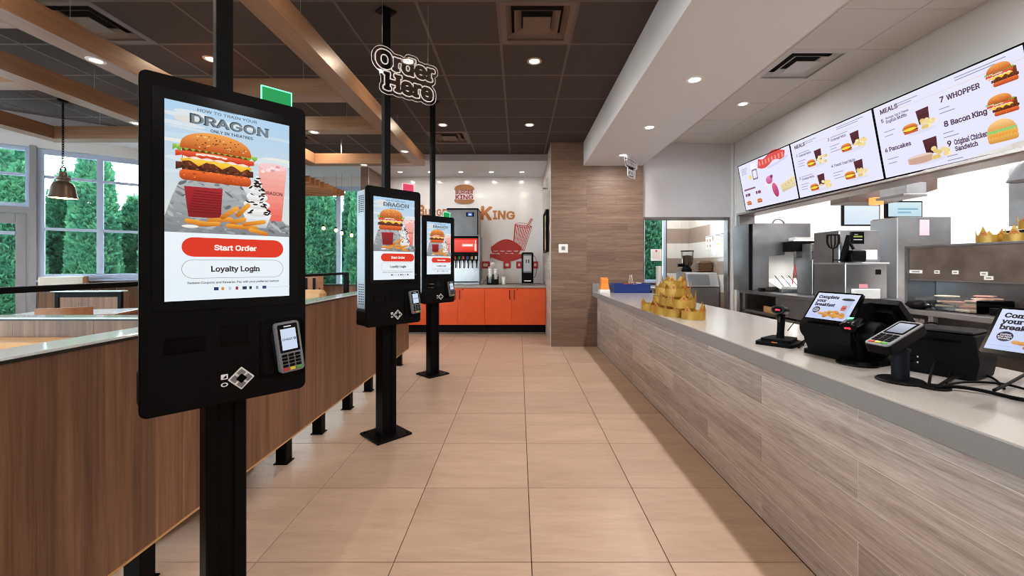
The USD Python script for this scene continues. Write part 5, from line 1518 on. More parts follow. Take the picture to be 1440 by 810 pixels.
def menu_picture(k):
    p = Pic(.0004)
    Wd, Hg = 1.149, .669
    p.add(sbox(-Wd / 2, -Hg / 2, Wd / 2, Hg / 2), '#dcdcf4')
    X, Y = (lambda a: (a - .5) * Wd), (lambda b: (b - .5) * Hg)
    dk = '#4a2a3c'
    def lines(a, b, n, w, h=.008, gap=.03):
        for i in range(n):
            r = random.Random(i + int(a * 100))
            p.add(sbox(X(a), Y(b - gap * i), X(a + w * r.uniform(.6, 1)), Y(b - gap * i) + h * .8), '#8f88a8')
    if k == 0:
        lines(.05, .90, 5, .15)
        p.add(rrect(X(.26), Y(.64), X(.38), Y(.96), .01), '#eceaf6').add(rrect(X(.27), Y(.60), X(.375), Y(.82), .012), '#7a6f96').add(rrect(X(.285), Y(.63), X(.36), Y(.79), .006), '#e2e0f0')
        p.add(sbox(X(.20), Y(.64), X(.25), Y(.72)), '#ecd93a')
        pts = [(X(.42 + .06 * i), Y(.90 - .05 * math.sin(i * .9))) for i in range(9)]
        p.add(LineString(pts).buffer(.062, cap_style=2), '#d34a44')
        for i in range(8):
            p.add(sbox(X(.44 + .06 * i), Y(.84), X(.465 + .06 * i), Y(.93)), '#ee8f86')
        p.add(LineString([(X(.6), Y(.74)), (X(.75), Y(.76)), (X(.95), Y(.83))]).buffer(.014), '#c9c9ea')
        p.add(ell(X(.56), Y(.42), .09, .07), '#e6dfe8').add(ell(X(.58), Y(.50), .07, .055), '#b2447c', '#d989b4', 4).add(ell(X(.63), Y(.55), .03, .025), '#8a3468')
        p.add(ell(X(.66), Y(.27), .055, .10, 20, 15), '#a32a58', '#d0608a', 4)
        p.add(Polygon([(X(.75), Y(.34)), (X(1), Y(.45)), (X(1), Y(.24)), (X(.78), Y(.18))]), '#cbb890', '#ece2c4', 4)
        for i in range(9):
            p.add(ell(X(.78 + .025 * i), Y(.28 + .012 * i), .03, .022), ('#e0cfa0', '#d4bf88')[i % 2])
        p.add(sbox(X(.06), Y(.42), X(.30), Y(.455)), '#7d5468')
        for a in (.07, .30):
            p.add(sbox(X(a), Y(.29), X(a + .10), Y(.35)), '#7b3c58').add(sbox(X(a + .035), Y(.28), X(a + .045), Y(.36)), '#dcdcf4')
            burger(p, X(a), Y(.10), .12, .06, 5, 0, False)
        return p
    p.text('MEALS', X(.05), Y(.885), .038, dk, 'l', serif=True, fat=.02)
    p.add(sbox(X(.04), Y(.865), X(1), Y(.869)), '#d9c58a')
    lines(.20, .93, 2, .17)
    lines(.62, .95, 2, .30)
    if k == 1:
        for n, a, b, ti in (('1', .06, .74, 0), ('2', .06, .32, 0), ('3', .53, .79, 0), ('4', .53, .36, 1)):
            p.text(n, X(a), Y(b), .030, dk, 'l', serif=True)
            if ti:
                p.text('French Toast Sticks', X(a + .035), Y(b), .026, dk, 'l', serif=True, width=.27)
            else:
                p.text("Croissan'wich", X(a + .035), Y(b - .02), .024, dk, 'l', serif=True, width=.20)
                lines(a + .035, b + .035, 1, .2)
            lines(a + .01, b - .10, 3, .12, gap=.045)
            meal(p, X(a + .19), Y(b - .25), .92, int(n) + 3)
    else:
        p.text('5', X(.05), Y(.76), .034, dk, 'l', serif=True)
        p.text('Sausage, Egg & Cheese', X(.09), Y(.79), .02, '#6a4a5c', 'l', width=.22)
        p.text('English Muffin', X(.09), Y(.735), .026, dk, 'l', serif=True, width=.20)
        lines(.06, .62, 2, .10, gap=.06)
        meal(p, X(.27), Y(.50), .95, 7)
        p.text('6 Pancakes', X(.05), Y(.35), .036, dk, 'l', serif=True, fat=.015, width=.25)
        lines(.06, .24, 2, .10, gap=.06)
        meal(p, X(.29), Y(.10), 1.0, 8, 'pancakes')
        for n, s, b, w_ in (('7', 'WHOPPER', .735, .27), ('8', 'Bacon King', .44, .29), ('9', 'Original Chicken', .20, .27)):
            p.text(n, X(.525), Y(b), .042, dk, 'l', serif=True, fat=.02)
            p.text(s, X(.57), Y(b), .038, dk, 'l', serif=True, fat=.02, width=w_ * .86)
            lines(.51, b - (.08 if n != '9' else .12), 2, .10, gap=.05)
        p.text('Sandwich', X(.57), Y(.125), .034, dk, 'l', serif=True, fat=.02, width=.16)
        burger(p, X(.835), Y(.68), .17, .15, 4, 16)
        burger(p, X(.845), Y(.37), .165, .14, 5, 16)
        q = rrect(X(.83), Y(.09), X(.985), Y(.17), .02)
        p.add(q, '#c98a3a', '#e8b45a', 4)
        p.add(wavy(X(.83), X(.985), Y(.20), .008, .03, 20, 9), '#d8862c', '#f0b04a', 3).add(wavy(X(.83), X(.985), Y(.225), .008, .02, 24, 10), '#8cc46a')
        p.add(Polygon([(X(.832), Y(.225))] + [(X(.832 + .15 * i / 14), Y(.225 + .10 * math.sin(math.pi * i / 14) ** .5)) for i in range(15)]), '#d99a4a', '#f2c98a', 5)
    return p


tilt = math.radians(10.6)
for k in range(3):
    y1 = 6.275 - 1.168 * k
    c = np.array([3.392 + .022 * k, y1 - .584, 2.468])
    lab = ('small-looking far menu screen with a pink drink and a red banner', 'middle menu screen with four breakfast meals', 'nearest menu screen, with three burgers down one side')[k]
    t = thing('menu_screen', lab, 'menu screen', c, group='menu screens above the kitchen opening', world=True)
    Ms = frame(c, (.019, -1, 0), (-math.sin(tilt), 0, math.cos(tilt)))
    part(t, 'case', MB().box(-.583, .583, -.345, .345, -.055, -.002, .004, Ms), K['black'])
    part(t, 'bezel', MB().prism(sbox(-.583, -.346, .583, .346).difference(sbox(-.574, -.334, .574, .334)), -.004, .003, Ms), K['black_gloss'])
    part(t, 'picture', menu_picture(k).mesh(Ms @ tr(0, 0, -.0015)), K['screen_menu'])
    part(t, 'bracket', MB().box(-.2, -.14, -.2, .2, -.10, -.055, 0, Ms).box(.14, .2, -.2, .2, -.10, -.055, 0, Ms), K['black_matte'])

# ------------------------------------------------------------------ kitchen line behind the opening
# stainless work table that runs along the opening
t = thing('work_table', 'stainless work table along the kitchen opening, with undershelf and drawers', 'work table', (3.8, 4.5, 0), world=True)
part(t, 'top', MB().box(3.44, 4.33, 1.6, 6.5, .885, .93, .004), K['steel'])
part(t, 'undershelf', B(3.50, 4.3, 3.9, 6.5, .60, .63, .003), K['steel_dark'])
part(t, 'back_panel', B(4.28, 4.3, 1.6, 6.5, .05, .885), K['steel_dark'])
for y in (6.44, 5.62, 4.75, 3.52, 2.4, 1.66):
    part(t, 'leg', MB().box(3.50, 3.545, y - .022, y + .022, .0, .885, .002), K['steel'])
part(t, 'end_panel', B(3.50, 4.3, 6.47, 6.49, .05, .885), K['steel_dark'])
part(t, 'apron', B(3.50, 3.52, 4.75, 5.60, .05, .885), K['steel'])
for k in range(4):
    d = part(t, 'drawer', B(3.485, 3.51, 3.56, 4.30, .20 + .165 * k, .355 + .165 * k, .004), K['steel_dark'])
    part(d, 'pull', B(3.474, 3.487, 3.60, 4.26, .335 + .165 * k, .352 + .165 * k, .002), K['steel'])
t = thing('cardboard_tray', 'low brown cardboard tray on the undershelf of the work table', 'box', (3.75, 5.9, .631), world=True)
c = np.array([3.74, 5.86, .631])
part(t, 'tray', MB().box(3.56, 3.9, 5.72, 6.02, .631, .64).box(3.56, 3.57, 5.72, 6.02, .64, .72).box(3.89, 3.9, 5.72, 6.02, .64, .72).box(3.57, 3.89, 5.72, 5.73, .64, .72).box(3.57, 3.89, 6.01, 6.02, .64, .72), K['card'])
part(t, 'contents', MB().box(3.60, 3.72, 5.76, 5.98, .64, .735, .01).box(3.74, 3.86, 5.76, 5.98, .64, .728, .01), K['black_matte'])

# tall stainless hood that faces the walkway
x0, x1, YH = 3.37, 4.20, 5.98
t = thing('bagging_station', 'tall stainless cabinet with a lit white recess and a curved pipe on top', 'kitchen equipment', (3.8, 6.1, .931), world=True)
front = sbox(x0, .95, x1, 1.912).difference(Polygon([(3.60, 1.0), (3.60, 1.44), (3.83, 1.46), (3.83, 1.60), (4.19, 1.62), (4.19, 1.0)]))
part(t, 'front_panel', MB().prism(front, 0, .02, frame((0, YH, 0), (1, 0, 0), (0, 0, 1))), K['steel'])
part(t, 'side_panel', MB().box(x0 - .03, x0 - .004, YH + .03, 6.42, .931, 1.912), K['steel'])
part(t, 'corner_gap', MB().box(x0 - .032, x0 - .002, YH + .0, YH + .03, .95, 1.905), K['black_matte'])
part(t, 'rear_panel', MB().box(x0, x1, 6.40, 6.42, .931, 1.912).box(x1 - .01, x1, YH + .02, 6.40, .931, 1.912).box(x0, x1, YH + .02, 6.40, 1.90, 1.912), K['steel'])
part(t, 'recess', MB().box(3.58, 4.185, 6.30, 6.32, .96, 1.60).box(3.60, 4.185, YH + .03, 6.30, .945, .96, 0, None), K['white_plastic'])
part(t, 'handle', MB().tube([(3.80 + .085 * math.cos(a), YH + .08, 1.90 + .085 * math.sin(a)) for a in np.linspace(math.pi, 0, 14)], .011, 8), K['steel'], True)
part(t, 'front_seam', MB().box(3.485, 3.49, YH - .003, YH, .95, 1.912), K['bronze'])
solo('heat_strip_light', 'warm lamp under the top of the bagging station recess', 'lamp', B(4.02, 4.06, 6.02, 6.04, 1.70, 1.73, .003), glow('heat_lamp_red', (1., .25, .08), 4.0))
t = thing('warming_lamp', 'black heat lamp unit with a white top across the bagging station', 'kitchen equipment', (4.0, 5.9, 1.6), world=True)
part(t, 'body', MB().box(3.80, 4.185, 5.72, 5.97, 1.50, 1.64, .006), K['black'])
part(t, 'cover', B(3.79, 4.19, 5.71, 5.972, 1.64, 1.655, .004), K['steel'])
part(t, 'foot_frame', MB().box(3.83, 4.16, 5.74, 5.76, 1.42, 1.44).box(3.83, 3.85, 5.74, 5.76, 1.44, 1.50).box(4.14, 4.16, 5.74, 5.76, 1.44, 1.50).box(4.05, 4.10, 5.76, 5.97, 1.40, 1.50), K['steel'])
l = UsdLux.RectLight.Define(stage, fresh(t.path, 'light'))  # unseen lamp face under the unit, placed to brighten the white recess
l.CreateWidthAttr(.3)
l.CreateHeightAttr(.15)
l.CreateColorAttr(Gf.Vec3f(1., .96, .9))
l.CreateIntensityAttr(float(5 * LAMP / (math.pi * .045)))
l.AddTranslateOp().Set(Gf.Vec3d(0.0, -.05, -.10 - .09))
part(t, 'red_indicator', MB().cyl((4.04, 5.719, 1.575), (4.04, 5.712, 1.575), .028, n=16), K['led_red'], label='small red glowing indicator')
solo('paper_stack', 'white paper sleeve stack lying on the black heat lamp unit', 'paper stack', MB().prism([(3.84, 5.75), (4.12, 5.75), (4.10, 5.94), (3.87, 5.94)], 1.656, 1.70), K['paper'])
t = thing('bag_rack', 'slanted white bag rack with dark wire dividers in the lit recess', 'rack', (3.9, 5.9, .931), world=True)
Mr_ = frame((3.88, 5.72, .97), (1, 0, 0), (0, .88, .30))
part(t, 'tray', MB().box(-.26, .28, 0, .42, 0, .012, .003, Mr_).box(-.26, .28, -.01, 0, -.01, .05, 0, Mr_), K['white_plastic'])
for k in range(5):
    part(t, 'divider', MB().cyl((-.2 + .1 * k, .0, .02), (-.12 + .1 * k, .40, .06), .005, n=8, M=Mr_), K['black'])
part(t, 'tray_front', B(3.60, 4.18, 5.66, 5.72, .932, .985, .004), K['steel'])
t = thing('tongs', 'pair of red-handled tongs standing in the white recess', 'tongs', (3.80, 5.7, 1.02), world=True)
for s in (-1, 1):
    part(t, 'arm', MB().tube([(3.80, 5.70, 1.31), (3.80 + s * .018, 5.70, 1.2), (3.80 + s * .038, 5.69, 1.05)], [.006, .006, .008], 8), K['red'], True)
solo('black_holder', 'small black holder on the work table by the kitchen jamb', 'holder', B(3.45, 3.52, 5.9, 5.96, .931, .985, .004), K['black'])

# steel splash cabinet and holder in the middle
t = thing('pass_shelf', 'low stainless pass-through cabinet with a raised back shelf, between bagging station and brewer', 'kitchen equipment', (4.4, 5.4, .931), world=True)
part(t, 'cabinet', MB().box(3.76, 4.25, 5.30, 5.6, .9315, 1.38, .005), K['steel'])
part(t, 'back_shelf', MB().box(3.90, 4.45, 5.52, 5.70, 1.38, 1.60, .004).box(3.90, 4.45, 5.44, 5.52, 1.50, 1.515), K['steel_dark'])
for k, (x, col, lab) in enumerate(((4.10, 'red', 'small red-brown pot on the pass shelf'), (4.28, 'orange_plastic', 'small orange pot on the pass shelf'))):
    solo('pot', lab, 'pot', MB().lathe([(0, 1.601), (.024, 1.601), (.028, 1.64), (.022, 1.645), (0, 1.645)], 16, tr(x, 5.6, 0)), K[col], 30)
c = at(1171.5, 372, 4.56)
t = thing('scoop_stand', 'dark wire cage holder on a thin stem', 'holder', (c[0], 4.56, 1.2), world=True)
part(t, 'stem', MB().cyl((c[0], 4.56, 1.34), (c[0], 4.56, 1.50), .007, n=8).cyl((c[0], 4.56, 1.37), (3.68, 4.66, 1.37), .007, n=8), K['bronze'])
for k in range(10):
    a = 2 * math.pi * k / 10
    part(t, 'cage_wire', MB().tube([(c[0] + q * math.cos(a), 4.56 + q * math.sin(a), z) for q, z in ((.008, 1.495), (.035, 1.51), (.055, 1.55), (.058, 1.60), (.055, 1.645))], .006, 6), K['bronze'])
part(t, 'cage_ring', MB().tube([(c[0] + .056 * math.cos(a), 4.56 + .056 * math.sin(a), 1.645) for a in np.linspace(0, 2 * math.pi, 24, endpoint=False)], .006, 6, closed=True), K['bronze'])

# coffee brewer
Yb = 4.62
xa, xb = at(1189, 400, Yb)[0], at(1248, 400, Yb)[0]
t = thing('coffee_brewer', 'tall stainless coffee brewer with a black control panel and brew head', 'coffee brewer', ((xa + xb) / 2, Yb + .25, .931), world=True)
zt, zm = at(1200, 323, Yb)[2], at(1200, 370, Yb)[2]
part(t, 'body', B(xa, xb, Yb, Yb + .5, .931, zm, .008), K['steel'])
part(t, 'tower', B(xa, xb + .0, Yb + .09, Yb + .5, zm, zt, .008), K['steel'])
part(t, 'ledge', B(xa - .01, xb + .01, Yb - .015, Yb + .5, zm - .012, zm + .006, .003), K['steel_bright'])
pa = at(1195, 342, Yb + .09)
part(t, 'control_panel', B(at(1196, 0, Yb + .09)[0], at(1214, 0, Yb + .09)[0], Yb + .075, Yb + .092, at(0, 343, Yb + .09)[2], at(0, 326, Yb + .09)[2], .003), K['black_gloss'])
d = Pic().add(sbox(-.05, .0, .05, .018), '#9ca34a').add(sbox(-.05, -.03, .05, -.02), '#cfcfc8').add(sbox(-.04, .03, .0, .036), '#cfcfc8')
part(t, 'display', d.mesh(frame((at(1205, 0, Yb + .09)[0], Yb + .0745, at(0, 334, Yb + .09)[2]), (1, 0, 0), (0, 0, 1))), K['screen'])
hx0, hx1 = at(1193, 0, Yb)[0], at(1214, 0, Yb)[0]
part(t, 'brew_basket', MB().box(hx0, hx1, Yb - .05, Yb + .09, at(0, 368, Yb)[2], at(0, 352, Yb)[2], .012).box(hx0 - .02, hx0 + .05, Yb - .09, Yb - .05, at(0, 358, Yb)[2], at(0, 353, Yb)[2], .004), K['black'])
part(t, 'tap', MB().tube([(hx0 - .03, Yb + .05, zm + .02), (hx0 - .02, Yb + .02, zt - .25), (hx0 + .0, Yb, zt - .06)], [.03, .035, .02], 10).tube([(hx0 + .0, Yb + .03, zt - .08), (hx0 + .06, Yb + .0, zt - .22)], [.012, .016], 8), K['black'], 50)
part(t, 'front_label', Pic().add(rrect(-.09, -.055, .09, .055, .004), '#e7e5e6').add(sbox(-.06, .0, .06, .006), '#b9b5b8').mesh(frame((at(1232, 0, Yb)[0], Yb + .0885, at(0, 358, Yb)[2]), (1, 0, 0), (0, 0, 1))), K['print'])
part(t, 'square_badge', B(at(1231.5, 0, Yb)[0], at(1238.5, 0, Yb)[0], Yb - .006, Yb + .002, at(0, 386, Yb)[2], at(0, 379, Yb)[2], .001), K['black_gloss'])
part(t, 'pink_note', B(at(1208, 0, Yb)[0], at(1220, 0, Yb)[0], Yb - .003, Yb + .001, at(0, 405, Yb)[2], at(0, 399.5, Yb)[2]), K['pink_paper'])
part(t, 'bin', MB().box(at(1196, 0, Yb)[0], at(1233, 0, Yb)[0], Yb - .05, Yb - .004, .94, at(0, 406, Yb)[2], .006), K['white_plastic'])

# order monitors on the far wall
def monitor(label, x0, x1, y0, y1, Y, lines):
    t = thing('order_monitor', label, 'monitor', at((x0 + x1) / 2, y1, Y), group='order monitors in the kitchen', world=True)
    a, b = at(x0, y1, Y), at(x1, y0, Y)
    part(t, 'case', B(a[0], b[0], Y, Y + .05, a[2], b[2], .006), K['black'])
    w, h = b[0] - a[0], b[2] - a[2]
    p = Pic(.0006).add(sbox(-w / 2 + .02, -h / 2 + .02, w / 2 - .02, h / 2 - .02), '#bcd7e6' if lines else '#cfdfec', '#cfe6ea' if lines else '#dfe9f2', 4)
    if lines:
        for k in range(2):
            p.add(sbox(-w * .2, -h * .02 - k * h * .2, w * (.36 - .2 * k), h * .07 - k * h * .2), '#7fb0cc')
    part(t, 'picture', p.mesh(frame(((a[0] + b[0]) / 2, Y - .001, (a[2] + b[2]) / 2), (1, 0, 0), (0, 0, 1))), K['screen'])
    part(t, 'mount', MB().box((a[0] + b[0]) / 2 - .012, (a[0] + b[0]) / 2 + .012, Y + .05, Y + .07, b[2] - .2, 2.9).box(a[0] + w * .2, a[0] + w * .3, Y + .02, Y + .04, b[2], b[2] + .03), K['black'])


K['hood_brown'] = plain('hood_brown_metal', '#54443c', .45, .3, var=.2)
K['steel_hood'] = plain('splash_hood_worn', '#75675f', .4, .55, var=.35, scale=4.)
monitor('pale blue blank order monitor hanging above the coffee brewer', 1185.5, 1238, 287.5, 317.5, 6.3, False)
monitor('order monitor with two lines of blue text beside the tall steel cabinet', 1247, 1298, 282.5, 306.5, 5.6, True)
t = thing('exhaust_hood', 'brown steel exhaust hood edge under the kitchen ceiling', 'hood', at(1226, 285, 5.2), world=True)
a, b = at(1193, 284, 5.2), at(1262, 266, 5.2)
part(t, 'canopy', MB().prism(Polygon([(a[0], a[2]), (b[0], a[2] + .0), (b[0] + .5, b[2]), (b[0] + .5, 2.899), (a[0], 2.899)]), 0, .3, frame((0, 5.5, 0), (1, 0, 0), (0, 0, 1))), K['hood_brown'])
a, b = at(1230, 287, 5.1), at(1243, 277, 5.1)
part(t, 'lamp', B(a[0], b[0], 5.1, 5.19, a[2], b[2], .004), glow('hood_lamp_orange', (1., .32, .08), 1.6), label='small orange lamp')
a, b = at(1275.5, 272, 4.6), at(1303, 256, 4.6)
t = thing('vent_box', 'small stainless box hanging beside the exhaust hood', 'vent box', at(1289, 272, 4.6), world=True)
part(t, 'box', B(a[0], b[0], 4.6, 4.95, a[2], b[2], .004), K['steel'])
part(t, 'hanger', B(b[0] - .03, b[0] - .005, 4.65, 4.9, b[2] - .004, 2.899), K['steel'])
part(t, 'grease_lip', B(a[0] - .05, b[0] + .0, 4.59, 4.95, a[2] - .03, a[2] - .002, .003), K['steel_dark'])

# tall cabinet and the prep station with its shelf
Yc = 4.75
a, b = at(1262, 480, Yc), at(1338, 305, Yc)
t = thing('holding_cabinet', 'tall stainless holding cabinet with a pink note stuck on it', 'cabinet', ((a[0] + b[0]) / 2, Yc + .3, 0), world=True)
part(t, 'body', B(a[0], b[0], Yc, Yc + .35, .0, b[2], .006), K['steel'])
part(t, 'side_trim', B(a[0] - .012, a[0] - .002, Yc - .005, Yc + .35, .931, b[2] - .01), K['steel_bright'])
part(t, 'seam', B(a[0] + .01, b[0] - .01, Yc - .004, Yc, at(0, 344, Yc)[2], at(0, 342.5, Yc)[2]), K['steel_dark'])
c0, c1 = at(1293, 331, Yc), at(1306.5, 309, Yc)
part(t, 'note', B(c0[0], c1[0], Yc - .003, Yc - .0005, c0[2], c1[2]), K['pink_paper'])
# prep line parallel to the opening
XH = 3.92
zp = lambda x, y, X_=XH: EYE + (CY - y) * X_ / (x - CX)
yp = lambda x, X_=XH: X_ * FPX / (x - CX)
t = thing('prep_station', 'stainless prep station with a worn splash hood and paper labels', 'prep station', (3.9, 3.2, .931), world=True)
ya, yb = yp(1281), 1.75
zh0, zh1 = 1.175, 1.482
part(t, 'hood_face', MB().box(XH - .012, XH, yb, ya, zh0, zh1, .002), K['steel_hood'] if 'steel_hood' in K else K['steel_dark'])
part(t, 'hood_shelf', MB().box(XH - .02, XH + .42, yb, ya + .05, zh1, zh1 + .022, .003), K['steel'])
part(t, 'end_panel', MB().box(XH - .03, XH - .008, ya + .005, ya + .035, .931, zh1).box(XH - .008, XH + .4, ya + .005, ya + .02, .931, zh1), K['steel'])
part(t, 'back_splash', B(XH + .25, XH + .27, yb, ya, .931, zh0 + .1), K['steel'])
part(t, 'hood_lip', B(XH - .016, XH + .03, yb, ya, zh0 - .012, zh0, .002), K['steel'])
for k, (xa_, xb_, y_) in enumerate(((1279, 1297, 382), (1314, 1321.5, 382.5), (1339, 1348, 383), (1378.5, 1389, 385), (1384, 1397, 391))):
    yA, yB = yp(xa_, XH - .014), yp(xb_, XH - .014)
    z = zp((xa_ + xb_) / 2, y_, XH - .014)
    lb = part(t, 'paper_label', B(XH - .0155, XH - .013, yB, yA, z - .016, z + .016), K['paper'])
    part(lb, 'writing', Pic(.0003).add(sbox(-abs(yA - yB) * .3, -.004, abs(yA - yB) * .3, .004), '#4a4a4c').mesh(frame((XH - .0156, (yA + yB) / 2, z), (0, -1, 0), (0, 0, 1))), K['print'])
part(t, 'well_rim', MB().box(3.60, 3.62, 1.75, 3.15, .932, .985, .003).box(3.60, 4.15, 3.15, 3.17, .932, .985, .003).box(4.13, 4.15, 1.75, 3.15, .932, .985), K['black'])
for k in range(7):
    part(t, 'cover_bar', MB().box(3.62, 4.13, 1.80 + .19 * k, 1.93 + .19 * k, .962, .975, .002), K['steel'])
part(t, 'tap_block', MB().box(4.02, 4.10, 3.2, 3.34, .931, 1.02, .01).cyl((4.06, 3.27, 1.02), (4.06, 3.27, 1.06), .014, n=12), K['steel_dark'])
# clear food tray with breaded pieces
t = thing('food_tray', 'clear plastic food pan with pale pink slices, on the prep station', 'food pan', (3.72, 3.55, .932), world=True)
part(t, 'pan', MB().box(3.56, 3.90, 3.22, 3.72, .932, .938).box(3.56, 3.566, 3.22, 3.72, .938, 1.03).box(3.894, 3.90, 3.22, 3.72, .938, 1.03).box(3.566, 3.894, 3.22, 3.226, .938, 1.03).box(3.566, 3.894, 3.714, 3.72, .938, 1.03), K['acrylic'])
part(t, 'rim', MB().prism(sbox(3.55, 3.21, 3.91, 3.73).difference(sbox(3.566, 3.226, 3.894, 3.714)), 1.03, 1.036), K['acrylic'])
K['ham'] = plain('sliced_meat', '#e8b8aa', .5, var=.12, scale=18.)
K['egg'] = plain('pale_food', '#f2e4cc', .5, var=.1, scale=18.)
for k in range(14):
    q = (3.73 + rng.uniform(-.09, .09), 3.47 + rng.uniform(-.17, .17))
    z = .939 + .009 * k
    solo('food_slice', ('pink' if k % 2 else 'pale') + f' food slice in the clear pan, {ORD[k // 2]} from the bottom', 'food', MB().box(-.055, .055, -.055, .055, 0, .0085, .001, tr(q[0], q[1], z) @ rot('z', 23 * k)), K['ham' if k % 2 else 'egg'], group=('pink' if k % 2 else 'pale') + ' slices in the clear pan')
gb = trimesh.creation.icosphere(3, 1.0)
n_ = meshkit.fbm(gb.vertices * 2.1 + 5, 4, 2)[:, None]
gb.vertices = gb.vertices * (.75 + .5 * n_) * np.array([.05, .11, .04]) + np.array([3.49, 3.62, .967])
solo('glove_bag', 'crumpled dark plastic bag lying on the front edge of the prep station', 'plastic bag', gb, K['black_gloss'], 50)
# crowns on the shelf of the prep station
zc0 = zh1 + .0225
yy = [yp(1390, XH + .12) - .205 * k for k in range(4)]
sp = [(XH + .14, yy[0], zc0, 0), (XH + .14, yy[1] - .0, zc0, 10), (XH + .14, yy[2], zc0, -8), (XH + .14, yy[3], zc0, 4), (XH + .14, (yy[1] + yy[2]) / 2, zc0 + .097, 0), (XH + .14, (yy[2] + yy[3]) / 2, zc0 + .097, 5), (XH + .14, yy[2], zc0 + .194, -3)]
crown_pile(sp, 'paper crowns on the shelf of the prep station', ['golden paper crown at the far end of the prep station shelf', 'golden paper crown second on the prep station shelf', 'golden paper crown third on the prep station shelf', 'golden paper crown on the prep station shelf at the edge of the view',
           'golden paper crown in the second tier on the prep station shelf, the far one', 'golden paper crown in the second tier on the prep station shelf, the near one', 'golden paper crown on top of those on the prep station shelf'], -78)
# hanging heat lamp and the steel duct behind it
t = thing('heat_lamp', 'grey cone heat lamp hanging in the kitchen at the edge of the view', 'heat lamp', at(1441, 255, 3.5), world=True)
c = at(1446, 254, 3.5)
part(t, 'shade', MB().lathe([(.12, 0), (.125, .005), (.06, .14), (.03, .17), (.02, .17), (.05, .135), (.115, .006)], 28, tr(*c)), K['grey_plastic'], 40)
part(t, 'cord', MB().cyl(c + [0, 0, .165], (c[0], c[1], 2.899), .006, n=8), K['black'])
part(t, 'bulb', MB().ball(c + [0, 0, .09], .03, 2), K['bulb'], True)
t = thing('duct_panel', 'grey steel duct panel against the kitchen wall', 'duct', (6.05, 3.9, 1.9), world=True)
part(t, 'panel', B(5.9, 6.18, 1.5, yp(1418, 5.9), 1.78, 2.9, .004), K['steel'])
part(t, 'shelf_rail', B(5.86, 6.18, 1.5, yp(1418, 5.9) + .03, 1.70, 1.725, .003), K['black'])

# ------------------------------------------------------------------ drive-through room
t = thing('back_counter', 'steel counter under the drive-through window', 'counter', (2.7, 8.0, 0), world=True)
part(t, 'top', B(2.02, 3.40, 7.55, 8.37, .86, .90, .003), K['steel'])
part(t, 'front', B(2.05, 3.38, 7.60, 8.35, .0, .86), K['steel_dark'])
part(t, 'black_drawer', B(2.02, 2.42, 7.54, 7.56, .72, .85, .003), K['black'])
Yg = 7.55
a, b = at(962, 425, Yg), at(1004, 383, Yg)
t = thing('iced_drink_machine', 'pale stainless drink machine with a slanted glossy front', 'drink machine', ((a[0] + b[0]) / 2, Yg - .1, 0), world=True)
part(t, 'cabinet', B(2.86, 3.40, 7.02, 7.50, 0, at(0, 403, 7.02)[2], .01), K['steel'])
zt_ = at(0, 383, 7.3)[2]
part(t, 'top_housing', MB().prism(Polygon([(7.02, at(0, 403, 7.02)[2]), (7.10, zt_ - .02), (7.14, zt_), (7.52, zt_), (7.52, at(0, 403, 7.02)[2])]), -.27, .27, frame((3.13, 0, 0), (0, 1, 0), (0, 0, 1))), plain('machine_pale_grey', '#b3b5b8', .3, .3))
n0, n1 = np.array([7.018, at(0, 403, 7.02)[2]]), np.array([7.098, zt_ - .02])
u_ = np.array([0, *(n1 - n0)])
Mg = frame((3.13, n0[0] - .003, n0[1]), (1, 0, 0), u_)
part(t, 'glass_front', MB().prism(rrect(-.24, .02, .12, float(np.linalg.norm(u_)) - .02, .01), 0, .006, Mg), K['blue_glass'] if 'blue_glass' in K else K['grey_plastic'])
part(t, 'seam', B(2.855, 3.405, 7.012, 7.02, at(0, 404, 7.02)[2] - .006, at(0, 404, 7.02)[2]), K['bronze'])
t = thing('coffee_grinder', 'black coffee grinder with a clear hopper of beans beside the drink machine', 'coffee grinder', at(964, 400, 7.9), world=True)
c = at(965, 403, 7.9)
zg = lambda y: at(0, y, 7.9)[2]
part(t, 'body', MB().box(c[0] - .07, c[0] + .08, 7.83, 7.98, .901, zg(383), .015), K['black'])
part(t, 'neck', MB().lathe([(.10, 0), (.10, .07), (.06, .12), (.05, .16), (0, .16)], 20, tr(c[0], 7.9, zg(384))), K['black'], 40)
part(t, 'hopper', MB().lathe([(.05, 0), (.10, .08), (.115, .30), (.112, .30), (.097, .08), (.047, 0)], 24, tr(c[0] + .02, 7.9, zg(376))), K['acrylic'])
part(t, 'beans', MB().lathe([(0, .01), (.046, .01), (.093, .085), (.105, .22), (0, .235)], 20, tr(c[0] + .02, 7.9, zg(376))), K['brown_weave'])
part(t, 'hopper_lid', MB().lathe([(0, 0), (.118, 0), (.118, .018), (0, .022)], 24, tr(c[0] + .02, 7.9, zg(376) + .302)), K['black'])
part(t, 'spout', MB().box(c[0] - .17, c[0] - .06, 7.86, 7.93, zg(375), zg(371), .01), K['black'])
t = thing('basket', 'small dark woven basket on top of the drink machine', 'basket', at(990, 383, 7.35), world=True)
a, b = at(981.5, 382.8, 7.35), at(1001, 365.5, 7.35)
part(t, 'body', MB().box(a[0], b[0], 7.3, 7.46, zt_ + .001, zt_ + .20, .03), K['brown_weave'])
wv = MB()
for k in range(4):
    wv.box(a[0] - .004, b[0] + .004, 7.295, 7.465, zt_ + .02 + .046 * k, zt_ + .034 + .046 * k, .004)
part(t, 'woven_band', wv, K['brown_weave'])
